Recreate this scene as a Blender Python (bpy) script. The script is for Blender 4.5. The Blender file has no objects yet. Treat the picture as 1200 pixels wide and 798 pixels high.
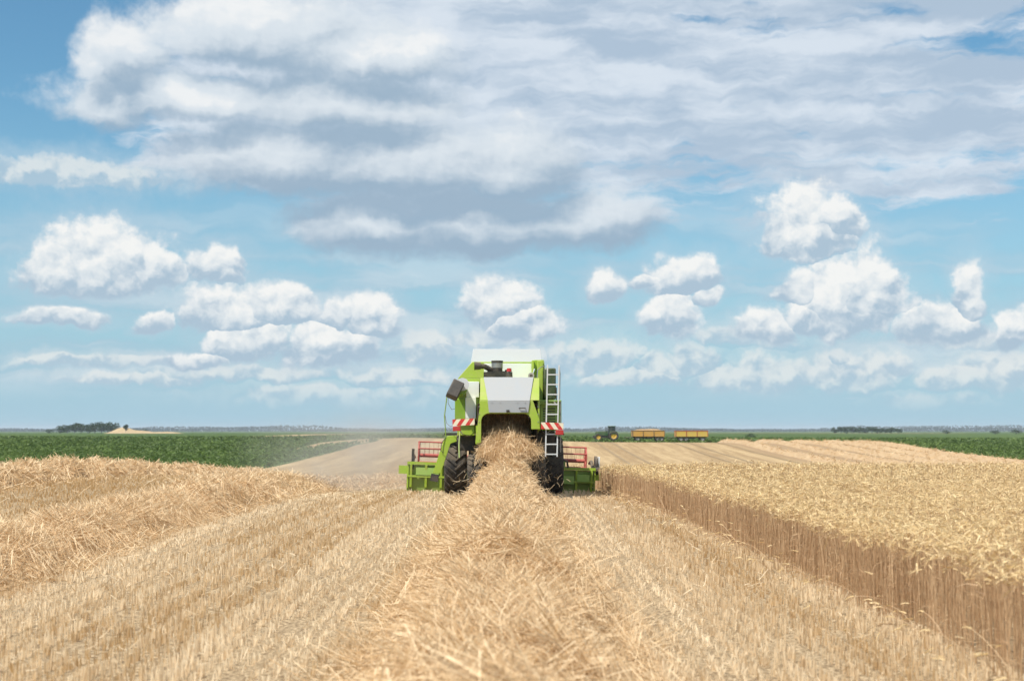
import bpy, math, random
import numpy as np

rad = math.radians
S = bpy.context.scene
COL = S.collection
rng = np.random.default_rng(11)
random.seed(5)

# ------------------------------------------------------------------ camera, sky, sun, exposure
CAM_H = 1.8
FPX = 1750.0            # focal length in units of 1/1200 of the frame width
cam_d = bpy.data.cameras.new('camera')
cam = bpy.data.objects.new('camera', cam_d)
COL.objects.link(cam)
cam_d.sensor_width = 36.0
cam_d.lens = 36.0 * FPX / 1200.0
cam.location = (0, 0, CAM_H)
cam.rotation_euler = (rad(90) + math.atan(104.0 / FPX), 0, 0)
cam_d.clip_start = 0.1
cam_d.clip_end = 40000
cam_d.dof.use_dof = True
cam_d.dof.focus_distance = 33.0
cam_d.dof.aperture_fstop = 2.4
S.camera = cam

SUN_EL = 56.0
SUN_AZ = 228.0          # compass bearing of the sun, 0 = +Y, clockwise
SUN_STRENGTH = 4.2
SKY_STRENGTH = 0.10
S.view_settings.view_transform = 'Standard'
S.view_settings.look = 'None'
S.view_settings.gamma = 1
S.view_settings.exposure = 0.46
S.view_settings.use_curve_mapping = False

sl = bpy.data.lights.new('sun', 'SUN')
sl.energy = SUN_STRENGTH
sl.angle = rad(0.55)
sl.color = (1.0, 0.95, 0.87)
sun = bpy.data.objects.new('sun', sl)
COL.objects.link(sun)
sun.location = (-30, -30, 60)
sun.rotation_euler = (rad(90 - SUN_EL), 0, rad(180 - SUN_AZ))

W = bpy.data.worlds.new('World')
S.world = W
W.use_nodes = True


class NT:
    """small helper for writing node trees"""
    def __init__(self, tree):
        self.t = tree
        self.n = tree.nodes
        self.l = tree.links

    def new(self, typ, **kw):
        nd = self.n.new(typ)
        for k, v in kw.items():
            setattr(nd, k, v)
        return nd

    def put(self, sock, v):
        if v is None:
            return
        if isinstance(v, bpy.types.NodeSocket):
            self.l.new(v, sock)
        else:
            if isinstance(v, (tuple, list)) and len(v) == 3 and sock.type == 'RGBA':
                v = (*v, 1.0)
            sock.default_value = v

    def m(self, op, a, b=None, c=None, clamp=False):
        nd = self.new('ShaderNodeMath', operation=op, use_clamp=clamp)
        for i, v in enumerate((a, b, c)):
            self.put(nd.inputs[i], v)
        return nd.outputs[0]

    def v(self, op, a, b=None, c=None, out=0):
        nd = self.new('ShaderNodeVectorMath', operation=op)
        for i, x in enumerate((a, b, c)):
            if x is not None:
                self.put(nd.inputs[i], x)
        return nd.outputs[out]

    def scale(self, a, f):
        nd = self.new('ShaderNodeVectorMath', operation='SCALE')
        self.put(nd.inputs[0], a)
        self.put(nd.inputs['Scale'], f)
        return nd.outputs[0]

    def xyz(self, x, y, z):
        nd = self.new('ShaderNodeCombineXYZ')
        for i, q in enumerate((x, y, z)):
            self.put(nd.inputs[i], q)
        return nd.outputs[0]

    def sep(self, a):
        nd = self.new('ShaderNodeSeparateXYZ')
        self.put(nd.inputs[0], a)
        return nd.outputs

    def noise(self, vec, scale, detail=4, rough=0.5, dist=0.0, out=0, dim='2D'):
        nd = self.new('ShaderNodeTexNoise', noise_dimensions=dim)
        if vec is not None:
            self.put(nd.inputs['Vector'], vec)
        nd.inputs['Scale'].default_value = scale
        nd.inputs['Detail'].default_value = detail
        nd.inputs['Roughness'].default_value = rough
        nd.inputs['Distortion'].default_value = dist
        return nd.outputs[out]

    def puff(self, vec, scale, detail=3.0, rough=0.5, lac=2.1):
        nd = self.new('ShaderNodeTexVoronoi', feature='SMOOTH_F1', voronoi_dimensions='2D')
        self.put(nd.inputs['Vector'], vec)
        nd.inputs['Scale'].default_value = scale
        nd.inputs['Detail'].default_value = detail
        nd.inputs['Roughness'].default_value = rough
        nd.inputs['Lacunarity'].default_value = lac
        nd.inputs['Smoothness'].default_value = 0.35
        nd.normalize = True
        return nd.outputs['Distance']

    def ss(self, x, lo, hi, to0=0.0, to1=1.0, kind='SMOOTHSTEP'):
        nd = self.new('ShaderNodeMapRange', interpolation_type=kind)
        self.put(nd.inputs[0], x)
        self.put(nd.inputs[1], lo)
        self.put(nd.inputs[2], hi)
        self.put(nd.inputs[3], to0)
        self.put(nd.inputs[4], to1)
        return nd.outputs[0]

    def mix(self, f, a, b):
        nd = self.new('ShaderNodeMix', data_type='RGBA')
        self.put(nd.inputs[0], f)
        self.put(nd.inputs[6], a)
        self.put(nd.inputs[7], b)
        return nd.outputs[2]


def sky_dir(px, py):
    az = math.atan((px - 600.0) / FPX)
    el = math.atan((503.0 - py) / FPX * math.cos(az))
    return az * 10, el * 10


def build_sky():
    T = NT(W.node_tree)
    T.n.clear()
    out = T.new('ShaderNodeOutputWorld')
    sky = T.new('ShaderNodeTexSky', sky_type='NISHITA')
    sky.sun_disc = False
    sky.sun_elevation = rad(SUN_EL)
    sky.sun_rotation = rad(SUN_AZ)
    sky.altitude = 100
    sky.air_density = 1.0
    sky.dust_density = 0.6
    sky.ozone_density = 1.6
    bg_sky = T.new('ShaderNodeBackground')
    tint = T.v('MULTIPLY', sky.outputs[0], SKY_TINT)
    bg_sky.inputs[1].default_value = SKY_STRENGTH

    D = T.new('ShaderNodeTexCoord').outputs['Generated']
    dx, dy, dz = T.sep(D)
    az = T.m('MULTIPLY', T.m('ARCTAN2', dx, dy), 10.0)
    el = T.m('MULTIPLY', T.m('ARCSINE', dz), 10.0)
    P0 = T.xyz(az, el, 0.0)
    # milky air towards the horizon
    T.l.new(T.mix(T.ss(el, 2.6, -.3, 0.0, .92, 'SMOOTHERSTEP'), tint, AIR), bg_sky.inputs[0])

    # ragged edges: two scales of displacement of the cloud outlines
    w1 = T.noise(P0, 1.9, 3, 0.55, out=1)
    w2 = T.noise(P0, 7.0, 4, 0.6, out=1)
    warp = T.v('ADD', T.v('MULTIPLY', T.v('SUBTRACT', w1, (.5, .5, .5)), (.34, .16, 0)),
               T.v('MULTIPLY', T.v('SUBTRACT', w2, (.5, .5, .5)), (.095, .065, 0)))
    P = T.v('ADD', P0, warp)

    # puffy relief for cumulus, lit from above and from the sun's side
    Pn = T.v('MULTIPLY', T.v('ADD', P0, T.v('MULTIPLY', T.v('SUBTRACT', w2, (.5, .5, .5)), (.10, .10, 0))), (1.0, 1.25, 1.0))
    pf = T.puff(Pn, 3.5, 3.6, 0.50, 2.2)
    pf_l = T.puff(T.v('ADD', Pn, (-.034, .060, 0)), 3.5, 3.6, 0.50, 2.2)
    relief = T.m('SUBTRACT', pf_l, pf)          # > 0 on faces turned to the light
    fine = T.noise(P0, 16.0, 5, 0.62)

    def blob_chain(blobs, flat, P=P):
        F = None
        H = None
        for (px, py_base, half, top) in blobs:
            # px: centre, py_base: flat base line, half: half width, top: height above base (photo units)
            a0, e0 = sky_dir(px, py_base)
            sa = FPX / 10.0 / half
            se = FPX / 10.0 / top
            q = T.v('MULTIPLY_ADD', P, (sa, se, 1.0),
                    (-a0 * sa, -e0 * se, 0.0) if F is None else T.xyz(-a0 * sa, -e0 * se, F))
            qx, qy, Fp = T.sep(q)
            if F is not None:
                F = Fp
            qb = T.m('MULTIPLY', T.m('MINIMUM', qy, 0.0), flat * top / 40.0 if top > 40 else flat)
            qt = T.m('MAXIMUM', qy, 0.0)
            L = T.v('LENGTH', T.xyz(qx, T.m('ADD', qt, qb), 0.0), out=1)
            f = T.m('SUBTRACT', 1.0, L)
            if F is None:
                F, H = f, qy
            else:
                g = T.m('GREATER_THAN', f, F)
                F = T.m('MAXIMUM', f, F)
                H = T.m('ADD', H, T.m('MULTIPLY', g, T.m('SUBTRACT', qy, H)))
        return F, H

    # ---- thin, wide high sheet with streaky blue gaps (planar layer, so it flattens towards the horizon)
    den = T.m('ADD', T.m('MAXIMUM', dz, 0.0), 0.06)
    pl = T.xyz(T.m('DIVIDE', dx, den), T.m('DIVIDE', dy, den), 0.0)
    sh = T.noise(pl, .85, 6, 0.55)
    sh2 = T.noise(T.v('MULTIPLY', P, (.45, 2.3, 1)), 2.4, 5, 0.58)
    # the sheet is thickest high up and to the right
    bias = T.m('ADD', T.ss(el, .9, 2.0, -.24, .15), T.ss(az, -3.0, -1.0, -.26, .05))
    cov = T.m('ADD', T.m('ADD', T.m('MULTIPLY', sh, .5), T.m('MULTIPLY', sh2, .5)), bias)
    m_sheet = T.m('MULTIPLY', T.ss(cov, .465, .61), .92)
    tone2 = T.noise(T.v('MULTIPLY', P, (.45, 1.9, 1)), 2.6, 6, .56)
    c_sheet = T.mix(T.ss(T.m('ADD', T.m('MULTIPLY', tone2, .75), T.m('MULTIPLY', sh, .25)), .36, .64), (.47, .58, .71), (.76, .83, .91))

    # ---- low thin bands near the horizon
    lowb = T.noise(T.v('MULTIPLY', P, (.30, 2.4, 1)), 1.7, 4, 0.55)
    m_low = T.m('MULTIPLY', T.m('MULTIPLY', T.ss(lowb, .36, .64), T.ss(el, .1, .4)), T.ss(el, 1.9, .8))
    m_low = T.m('MULTIPLY', m_low, .62)
    c_low = T.mix(T.ss(lowb, .42, .70), (.40, .55, .68), (.66, .76, .83))

    # ---- large grey-based clouds, soft edged
    F1, H1 = blob_chain(BIG, 1.15)
    F1u, _ = blob_chain(BIG, 1.15, T.v('ADD', P, (-.09, .20, 0)))
    n1 = T.m('ADD', T.m('MULTIPLY', T.m('SUBTRACT', .42, pf), .55), T.m('MULTIPLY', T.m('SUBTRACT', fine, .5), .25))
    f1 = T.m('ADD', F1, n1)
    m_big = T.m('MULTIPLY', T.ss(f1, -.12, .46), .95)
    lit1 = T.m('ADD', T.m('ADD', T.m('ADD', T.ss(el, 1.25, 2.3, -.24, .18), T.m('SUBTRACT', T.m('MULTIPLY', T.m('SUBTRACT', F1, F1u), 1.15), T.m('MULTIPLY', F1u, .30))), T.m('MULTIPLY', relief, .9)),
               T.m('MULTIPLY', T.m('SUBTRACT', tone2, .5), 1.1))
    c_big = T.mix(T.ss(lit1, -.55, .70), (.35, .475, .605), (.75, .82, .88))
    c_big = T.mix(T.m('MULTIPLY', T.ss(lit1, .60, 1.15), .9), c_big, (.95, .96, .96))

    # ---- distant cumulus, faded a little by the air in front of them
    F3, H3 = blob_chain(FAR, 1.7)
    rough_edge = T.m('ADD', T.m('MULTIPLY', T.m('SUBTRACT', .53, pf), .85), T.m('MULTIPLY', T.m('SUBTRACT', fine, .5), .34))
    f3 = T.m('SUBTRACT', T.m('ADD', F3, T.m('MULTIPLY', rough_edge, 1.25)), .16)
    m_far = T.m('MAXIMUM', T.m('MULTIPLY', T.ss(f3, -.08, .48), .78), T.m('MULTIPLY', T.ss(f3, -.75, .30), .26))
    lit3 = T.m('ADD', T.m('MULTIPLY', H3, .6), T.m('ADD', .08, T.m('MULTIPLY', relief, 2.6)))
    c_far = T.mix(T.ss(lit3, -.2, .50), (.47, .61, .72), (.84, .87, .86))

    # ---- bright cumulus
    F2, H2 = blob_chain(CUM, 1.7)
    f2 = T.m('ADD', F2, rough_edge)
    core2 = T.ss(f2, -.06, .40)
    m_cum = T.m('MAXIMUM', T.m('MULTIPLY', core2, .96), T.m('MULTIPLY', T.ss(f2, -.60, .20), .28))
    lit2 = T.m('ADD', T.m('ADD', T.m('MULTIPLY', H2, .9), T.m('MULTIPLY', relief, 2.3)), T.m('MULTIPLY', T.m('SUBTRACT', fine, .5), .25))
    c_cum = T.mix(T.ss(lit2, -.35, .35), (.44, .57, .69), (.80, .85, .88))
    c_cum = T.mix(T.ss(lit2, .18, .70), c_cum, (.97, .97, .95))
    c_cum = T.mix(core2, (.56, .67, .77), c_cum)

    front = T.ss(dy, -.1, .25)                   # placed clouds stand in the northern half of the sky
    m_big = T.m('MULTIPLY', m_big, front)
    m_far = T.m('MULTIPLY', m_far, front)
    m_cum = T.m('MULTIPLY', m_cum, front)

    col = c_sheet
    msk = m_sheet

    def over(msk, col, m2, c2):
        # union alpha, colour mixed front over back
        a = T.m('ADD', m2, T.m('MULTIPLY', msk, T.m('SUBTRACT', 1.0, m2)))
        return a, T.mix(T.m('DIVIDE', m2, T.m('MAXIMUM', a, 1e-4)), col, c2)
    msk, col = over(msk, col, m_low, c_low)
    msk, col = over(msk, col, m_far, c_far)
    msk, col = over(msk, col, m_cum, c_cum)
    msk, col = over(msk, col, m_big, c_big)
    msk = T.m('MULTIPLY', msk, T.ss(el, .05, .35))
    bg_c = T.new('ShaderNodeBackground')
    T.l.new(col, bg_c.inputs[0])
    bg_c.inputs[1].default_value = CLOUD_STRENGTH
    mx = T.new('ShaderNodeMixShader')
    T.l.new(msk, mx.inputs[0])
    T.l.new(bg_sky.outputs[0], mx.inputs[1])
    T.l.new(bg_c.outputs[0], mx.inputs[2])
    T.l.new(mx.outputs[0], out.inputs[0])
    W.cycles.sampling_method = 'MANUAL'
    W.cycles.sample_map_resolution = 512


SKY_TINT = (.54, .83, .88)
AIR = (2.75, 4.3, 5.3)
CLOUD_STRENGTH = 0.70
# clouds: (centre, base line, half width, height above the base), in 1/1750 of a radian from due north / from y = 503
BIG = [(300, 40, 170, 60), (138, 64, 62, 50), (102, 74, 36, 26), (420, 62, 130, 45), (210, 110, 160, 34), (400, 122, 150, 50),
       (120, 118, 60, 34), (330, 195, 150, 68), (470, 205, 190, 80), (600, 205, 90, 75), (430, 268, 95, 52),
       (560, 268, 160, 62), (690, 262, 90, 50)]
CUM = [(115, 322, 88, 62), (75, 322, 60, 48), (180, 322, 40, 30), (255, 316, 42, 30), (72, 376, 58, 14),
       (175, 383, 18, 16), (262, 372, 62, 36), (320, 365, 60, 32), (288, 404, 50, 33), (395, 372, 30, 28), (440, 380, 38, 42),
       (372, 412, 45, 36), (420, 410, 40, 24), (578, 362, 44, 42), (610, 384, 44, 28), (235, 424, 42, 12),
       (945, 280, 62, 62), (915, 278, 32, 40), (985, 262, 36, 32), (712, 340, 30, 28), (805, 328, 48, 32), (768, 330, 28, 12),
       (800, 378, 36, 40), (775, 382, 26, 26), (835, 350, 20, 16), (990, 376, 52, 84), (1020, 360, 40, 76), (950, 340, 34, 30),
       (900, 388, 34, 27), (965, 376, 44, 30), (1138, 350, 24, 46), (1100, 386, 52, 30), (1190, 390, 22, 30)]
FAR = [(60, 203, 150, 26), (655, 422, 30, 26), (770, 436, 34, 22), (845, 446, 40, 22), (968, 440, 30, 30), (1045, 432, 34, 20), (1120, 446, 44, 18), (1195, 432, 40, 24), (880, 400, 60, 18), (1130, 400, 70, 14), (560, 400, 60, 18), (160, 445, 90, 10), (300, 440, 120, 14), (470, 446, 80, 16), (700, 424, 52, 30), (815, 430, 36, 24), (895, 448, 46, 34), (935, 440, 30, 24), (1010, 440, 60, 34), (990, 420, 22, 18),
       (740, 445, 70, 14), (1165, 442, 50, 34), (1080, 470, 60, 14), (500, 416, 40, 28), (620, 430, 60, 24), (380, 470, 130, 22),
       (120, 425, 120, 10)]
build_sky()
S.cycles.use_denoising = True
S.cycles.max_bounces = 6
S.cycles.diffuse_bounces = 3
S.cycles.transmission_bounces = 4
S.cycles.transparent_max_bounces = 8
S.cycles.volume_bounces = 0

# ------------------------------------------------------------------ helpers
def tag(o, label=None, cat=None, group=None, kind=None):
    if label: o['label'] = label
    if cat: o['category'] = cat
    if group: o['group'] = group
    if kind: o['kind'] = kind
    return o


def link(name, me, mat=None, parent=None):
    o = bpy.data.objects.new(name, me)
    COL.objects.link(o)
    if mat is not None:
        for m_ in (mat if isinstance(mat, (list, tuple)) else [mat]):
            me.materials.append(m_)
    if parent is not None:
        o.parent = parent
    return o


def empty(name, loc, rz=0.0):
    o = bpy.data.objects.new(name, None)
    COL.objects.link(o)
    o.location = loc
    o.rotation_euler = (0, 0, rz)
    o.empty_display_size = .2
    return o


def copy_tree(o, parent=None):
    c = o.copy()
    COL.objects.link(c)
    if parent is not None:
        c.parent = parent
    for ch in list(o.children):
        copy_tree(ch, c)
    return c


def np_mesh(name, verts, quads, attrs=None, smooth=False, tris=False):
    k = 3 if tris else 4
    me = bpy.data.meshes.new(name)
    verts = np.ascontiguousarray(verts, dtype=np.float32)
    quads = np.ascontiguousarray(quads, dtype=np.int32)
    me.vertices.add(len(verts))
    me.vertices.foreach_set('co', verts.ravel())
    me.loops.add(quads.size)
    me.loops.foreach_set('vertex_index', quads.ravel())
    me.polygons.add(len(quads))
    me.polygons.foreach_set('loop_start', np.arange(len(quads), dtype=np.int32) * k)
    if smooth:
        me.polygons.foreach_set('use_smooth', np.ones(len(quads), dtype=bool))
    for nm, arr in (attrs or {}).items():
        a = me.attributes.new(nm, 'FLOAT', 'POINT')
        a.data.foreach_set('value', np.ascontiguousarray(arr, dtype=np.float32))
    me.update(calc_edges=True)
    return me


def _hash(ix, iy, seed):
    n = (ix.astype(np.int64) * 374761393 + iy.astype(np.int64) * 668265263 + seed * 974711) & 0x7fffffff
    n = ((n ^ (n >> 13)) * 1274126177) & 0x7fffffff
    n = n ^ (n >> 16)
    return (n & 0xffff) / 65535.0


def vnoise(x, y, seed=0):
    x = np.asarray(x, float); y = np.asarray(y, float)
    ix = np.floor(x); iy = np.floor(y)
    fx = x - ix; fy = y - iy
    fx = fx * fx * (3 - 2 * fx); fy = fy * fy * (3 - 2 * fy)
    a = _hash(ix, iy, seed); b = _hash(ix + 1, iy, seed)
    c = _hash(ix, iy + 1, seed); d = _hash(ix + 1, iy + 1, seed)
    return (a + (b - a) * fx) * (1 - fy) + (c + (d - c) * fx) * fy


def fbm(x, y, seed=0, oct=3):
    s = 0; amp = .5; f = 1.0
    for k in range(oct):
        s = s + amp * vnoise(np.asarray(x) * f, np.asarray(y) * f, seed + 17 * k)
        amp *= .5; f *= 2.03
    return s / (1 - .5 ** oct)


def sstep(x, a, b):
    t = np.clip((np.asarray(x, float) - a) / (b - a), 0, 1)
    return t * t * (3 - 2 * t)


# ------------------------------------------------------------------ terrain: a gentle knoll, a dip behind it, a rise beyond
T_Y = [0, 20, 30, 37, 45, 52, 60, 67, 80, 100, 130, 160, 200, 235, 260, 300, 400, 600, 1000, 1500, 3000, 8000]
T_C = {
    -600: [0, 0, .2, .55, .6, .5, .1, -.2, -.7, -1.2, -1.4, -1.3, -1.1, -.9, -.8, -.6, -.4, -.4, -1.0, -2.0, -4.0, -8],
    0:    [0, -.04, .14, .52, .50, .30, -.1, -.45, -.9, -1.2, -1.3, -1.2, -1.0, -.8, -.7, -.6, -.4, -.4, -1.0, -2.0, -4.0, -8],
    150:  [0, -.02, .10, .28, .36, .25, -.05, -.40, -.9, -1.3, -1.5, -1.5, -1.3, -1.1, -.9, -.7, -.5, -.4, -1.0, -2.0, -4.0, -8],
    300:  [0, 0, .06, .10, .05, -.08, -.28, -.42, -.8, -1.2, -1.6, -1.8, -2.0, -1.8, -1.4, -1.0, -.5, -.4, -1.0, -2.0, -4.0, -8],
    350:  [0, 0, .02, .02, -.12, -.32, -.55, -.72, -.95, -1.3, -1.35, -1.2, -1.2, -1.2, -1.0, -.8, -.4, -.3, -1.0, -2.0, -4.0, -8],
    400:  [0, 0, .0, -.03, -.18, -.42, -.70, -.9, -1.1, -1.4, -1.5, -.9, -.2, 0, 0, 0, 0, -.1, -1.0, -2.0, -4.0, -8],
    460:  [0, 0, 0, -.01, -.10, -.38, -.68, -.9, -1.2, -1.5, -1.6, -1.1, -.2, .40, .42, .2, .1, -.1, -1.0, -2.0, -4.0, -8],
    600:  [0, 0, 0, -.01, -.10, -.32, -.6, -.85, -1.2, -1.6, -1.9, -1.7, -.8, -.05, .0, -.1, 0, -.2, -1.0, -2.0, -4.0, -8],
    700:  [0, 0, 0, -.02, -.14, -.34, -.6, -.8, -1.0, -1.5, -2.0, -2.2, -1.4, -.20, -.42, -1.05, -.7, -.3, -1.0, -2.0, -4.0, -8],
    900:  [0, 0, 0, -.02, -.10, -.26, -.5, -.7, -1.0, -1.6, -2.1, -2.3, -1.5, -.35, -.5, -1.05, -.8, -.5, -1.1, -2.0, -4.0, -8],
    1050: [0, 0, 0, -.02, -.10, -.25, -.5, -.7, -1.0, -1.6, -2.1, -2.3, -1.5, -.60, -.65, -.9, -.9, -.8, -1.3, -2.1, -4.0, -8],
    1200: [0, 0, 0, -.02, -.10, -.25, -.5, -.7, -1.1, -1.6, -2.1, -2.3, -2.1, -1.7, -1.3, -1.2, -1.0, -.9, -1.3, -2.1, -4.0, -8],
    1800: [0, 0, 0, 0, 0, -.10, -.35, -.6, -1.0, -1.5, -1.8, -1.8, -1.6, -1.4, -1.3, -1.2, -1.0, -.9, -1.3, -2.1, -4.0, -8],
}
_LY = np.linspace(0, math.log(8001 / 8.0 + 1), 420)
_YY = 8.0 * (np.exp(_LY) - 1)
_CC = np.linspace(-600, 1800, 241)


def _build_table():
    cols = sorted(T_C)
    a = np.array([np.interp(_YY, T_Y, T_C[c]) for c in cols])
    g = np.empty((len(_CC), len(_YY)))
    for j in range(len(_YY)):
        g[:, j] = np.interp(_CC, cols, a[:, j])
    for _ in range(6):
        g[:, 1:-1] = .25 * g[:, :-2] + .5 * g[:, 1:-1] + .25 * g[:, 2:]
    for _ in range(14):
        g[1:-1] = .25 * g[:-2] + .5 * g[1:-1] + .25 * g[2:]
    return g


_G = _build_table()


def ground_z(x, y):
    x = np.asarray(x, float); y = np.asarray(y, float)
    yy = np.maximum(y, 0.0)
    c = np.clip(600 + FPX * x / np.maximum(yy, 12.0), -600, 1799.9)
    ci = (c + 600) / 10.0
    i = np.minimum(ci.astype(int), len(_CC) - 2); fi = ci - i
    lj = np.log(yy / 8.0 + 1) / (_LY[1] - _LY[0])
    j = np.minimum(lj.astype(int), len(_YY) - 2); fj = np.clip(lj - j, 0, 1)
    z = (_G[i, j] * (1 - fi) + _G[i + 1, j] * fi) * (1 - fj) + (_G[i, j + 1] * (1 - fi) + _G[i + 1, j + 1] * fi) * fj
    return z + .05 * (vnoise(x * .35, yy * .12, 3) - .5) * np.clip(1.2 - yy / 400., .1, 1)


FIELD_L, FIELD_R, FIELD_FAR = -20.5, 60.5, 262.0


def wheat_edge(y):
    """x of the left edge of the standing wheat"""
    return np.interp(y, [0, 12, 20, 30, 38, 44, 46.5, 60], [3.50, 3.50, 3.42, 3.20, 2.92, 2.72, 2.66, 2.66])


def crop_zone(x, y):
    """0 = stubble or ripe wheat, 1 = green crop"""
    wl = FIELD_L + 1.2 * (vnoise(y * .05, 0 * y, 8) - .5)
    inside = (x > wl) & (x < FIELD_R) & (y < FIELD_FAR + 6 * (vnoise(x * .05, y * 0, 9) - .5))
    patch = (x > -33) & (x < -21) & (y > 212) & (y < 256)
    strip = (x > -80) & (x < -14) & (y > 470) & (y < 640)
    strip2 = (x > 20) & (y > 1250) & (y < 1420) & (x < 420)
    return np.where(inside | patch | strip | strip2, 0.0, 1.0)


def _axis(segs):
    out = []
    for a, b, n in segs:
        out.append(np.linspace(a, b, n, endpoint=False))
    return np.concatenate(out)


def make_ground_mesh():
    xs = np.concatenate([-np.geomspace(9000, 62, 60), _axis([(-60, -24, 60), (-24, -18, 30), (-18, 24, 120), (24, 54, 50), (54, 60, 30)]), np.geomspace(60, 9000, 60)])
    ys = np.concatenate([-np.geomspace(3000, 12, 14), _axis([(-10, 70, 200), (70, 150, 100), (150, 270, 130), (270, 300, 20)]), np.geomspace(300, 14000, 90)])
    X, Y = np.meshgrid(xs, ys)
    Z = ground_z(X, Y)
    V = np.stack([X, Y, Z], -1).reshape(-1, 3)
    nx, ny = len(xs), len(ys)
    idx = np.arange(nx * ny).reshape(ny, nx)
    Q = np.stack([idx[:-1, :-1], idx[:-1, 1:], idx[1:, 1:], idx[1:, :-1]], -1).reshape(-1, 4)
    cz = crop_zone(X, Y).ravel()
    soil = (1 - sstep(Y + 3 * vnoise(X * .3, Y * .3, 2), 48, 80)).ravel()
    bare = (sstep(X, 33.0, 35.0) * sstep(Y, 90, 110)).ravel()
    return np_mesh('ground', V, Q, {'crop': cz, 'mown': bare, 'soil': soil}, smooth=True)


# ------------------------------------------------------------------ materials
def new_mat(name):
    m_ = bpy.data.materials.new(name)
    m_.use_nodes = True
    T = NT(m_.node_tree)
    T.n.clear()
    out = T.new('ShaderNodeOutputMaterial')
    return m_, T, out


def principled(T, out, color, rough=.6, metal=0.0, spec=.5, coat=0.0, **kw):
    b = T.new('ShaderNodeBsdfPrincipled')
    T.put(b.inputs['Base Color'], color)
    T.put(b.inputs['Roughness'], rough)
    T.put(b.inputs['Metallic'], metal)
    T.put(b.inputs['Specular IOR Level'], spec)
    T.put(b.inputs['Coat Weight'], coat)
    T.l.new(b.outputs[0], out.inputs[0])
    return b


def straw_mat(name, dark, light, trans=.25, rough=.55):
    """dry stems: each stem's own tint is stored with its points"""
    m_, T, out = new_mat(name)
    at = T.new('ShaderNodeAttribute', attribute_name='tone')
    geo = T.new('ShaderNodeNewGeometry')
    n = T.noise(geo.outputs['Position'], 30.0, 2, .5, dim='3D')
    f = T.m('ADD', at.outputs['Fac'], T.m('MULTIPLY', T.m('SUBTRACT', n, .5), .25), clamp=True)
    c = T.mix(f, dark, light)
    b = principled(T, out, c, rough, 0, .3)
    tr = T.new('ShaderNodeBsdfTranslucent')
    T.l.new(c, tr.inputs[0])
    mx = T.new('ShaderNodeMixShader')
    mx.inputs[0].default_value = trans
    T.l.new(b.outputs[0], mx.inputs[1])
    T.l.new(tr.outputs[0], mx.inputs[2])
    T.l.new(mx.outputs[0], out.inputs[0])
    return m_


def ground_mat():
    m_, T, out = new_mat('field_ground')
    geo = T.new('ShaderNodeNewGeometry')
    pos = geo.outputs['Position']
    px, py, pz = T.sep(pos)
    crop = T.new('ShaderNodeAttribute', attribute_name='crop').outputs['Fac']
    near = T.noise(pos, 9.0, 5, .6, dim='3D')
    mid = T.noise(T.v('MULTIPLY', pos, (1.3, .10, 1)), 1.0, 4, .55)
    # sown rows, 14 cm apart, running with the field; wider swath bands
    rows = T.m('SINE', T.m('MULTIPLY', T.m('ADD', px, T.m('MULTIPLY', near, .05)), 2 * math.pi / .14))
    band = T.noise(T.v('MULTIPLY', pos, (.45, .012, 1)), 1.0, 3, .6)
    f = T.m('ADD', T.m('MULTIPLY', near, .55), T.m('ADD', T.m('MULTIPLY', mid, .35), T.m('MULTIPLY', rows, .05)))
    f = T.m('ADD', f, T.m('MULTIPLY', T.m('SUBTRACT', band, .5), .5))
    st = T.mix(T.ss(f, .28, .66), STUB_D, STUB_L)
    mown = T.new('ShaderNodeAttribute', attribute_name='mown').outputs['Fac']
    st = T.mix(T.m('MULTIPLY', mown, .85), st, T.mix(near, (.28, .185, .105), (.40, .275, .16)))
    soil = T.new('ShaderNodeAttribute', attribute_name='soil').outputs['Fac']
    chaff = T.noise(pos, 23.0, 4, .65, dim='3D')
    st = T.mix(T.m('MULTIPLY', soil, .9), st, T.mix(T.ss(chaff, .40, .62), (.17, .115, .065), (.55, .41, .25)))
    g1 = T.noise(T.v('MULTIPLY', pos, (.30, .06, 1)), 1.0, 4, .6)
    g2 = T.noise(T.v('MULTIPLY', pos, (.012, .006, 1)), 1.0, 3, .5)
    gr = T.mix(T.ss(T.m('ADD', T.m('MULTIPLY', g1, .6), T.m('MULTIPLY', g2, .4)), .35, .65), (.052, .088, .020), (.088, .132, .036))
    c = T.mix(T.ss(crop, .35, .65), st, gr)
    b = principled(T, out, c, .9, 0, .1)
    bp = T.new('ShaderNodeBump')
    bp.inputs['Strength'].default_value = .6
    bp.inputs['Distance'].default_value = .05
    T.l.new(T.m('ADD', near, T.m('MULTIPLY', rows, .2)), bp.inputs['Height'])
    T.l.new(bp.outputs[0], b.inputs['Normal'])
    return m_


STUB_D = (.31, .205, .105)
STUB_L = (.52, .375, .205)
M_STUB = straw_mat('stubble_straw', (.51, .325, .144), (.97, .803, .562), .30)
M_STRAW = straw_mat('loose_straw', (.52, .320, .144), (.96, .760, .492), .28)
M_STEM = straw_mat('wheat_stem', (.35, .20, .10), (.74, .53, .315), .25)
M_EAR = straw_mat('wheat_ear', (.61, .42, .19), (.98, .79, .465), .25)
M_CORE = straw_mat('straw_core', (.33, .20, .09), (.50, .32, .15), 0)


def leaf_mat(name, dark, light, trans=.3):
    return straw_mat(name, dark, light, trans, .5)


M_CORN = leaf_mat('green_crop_leaf', (.060, .100, .018), (.170, .240, .050))

ground = link('ground', make_ground_mesh(), ground_mat())
tag(ground, kind='structure')


# ------------------------------------------------------------------ stems, straw and leaves as ribbons
def unit(v):
    return v / np.maximum(np.linalg.norm(v, axis=-1, keepdims=True), 1e-9)


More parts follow.
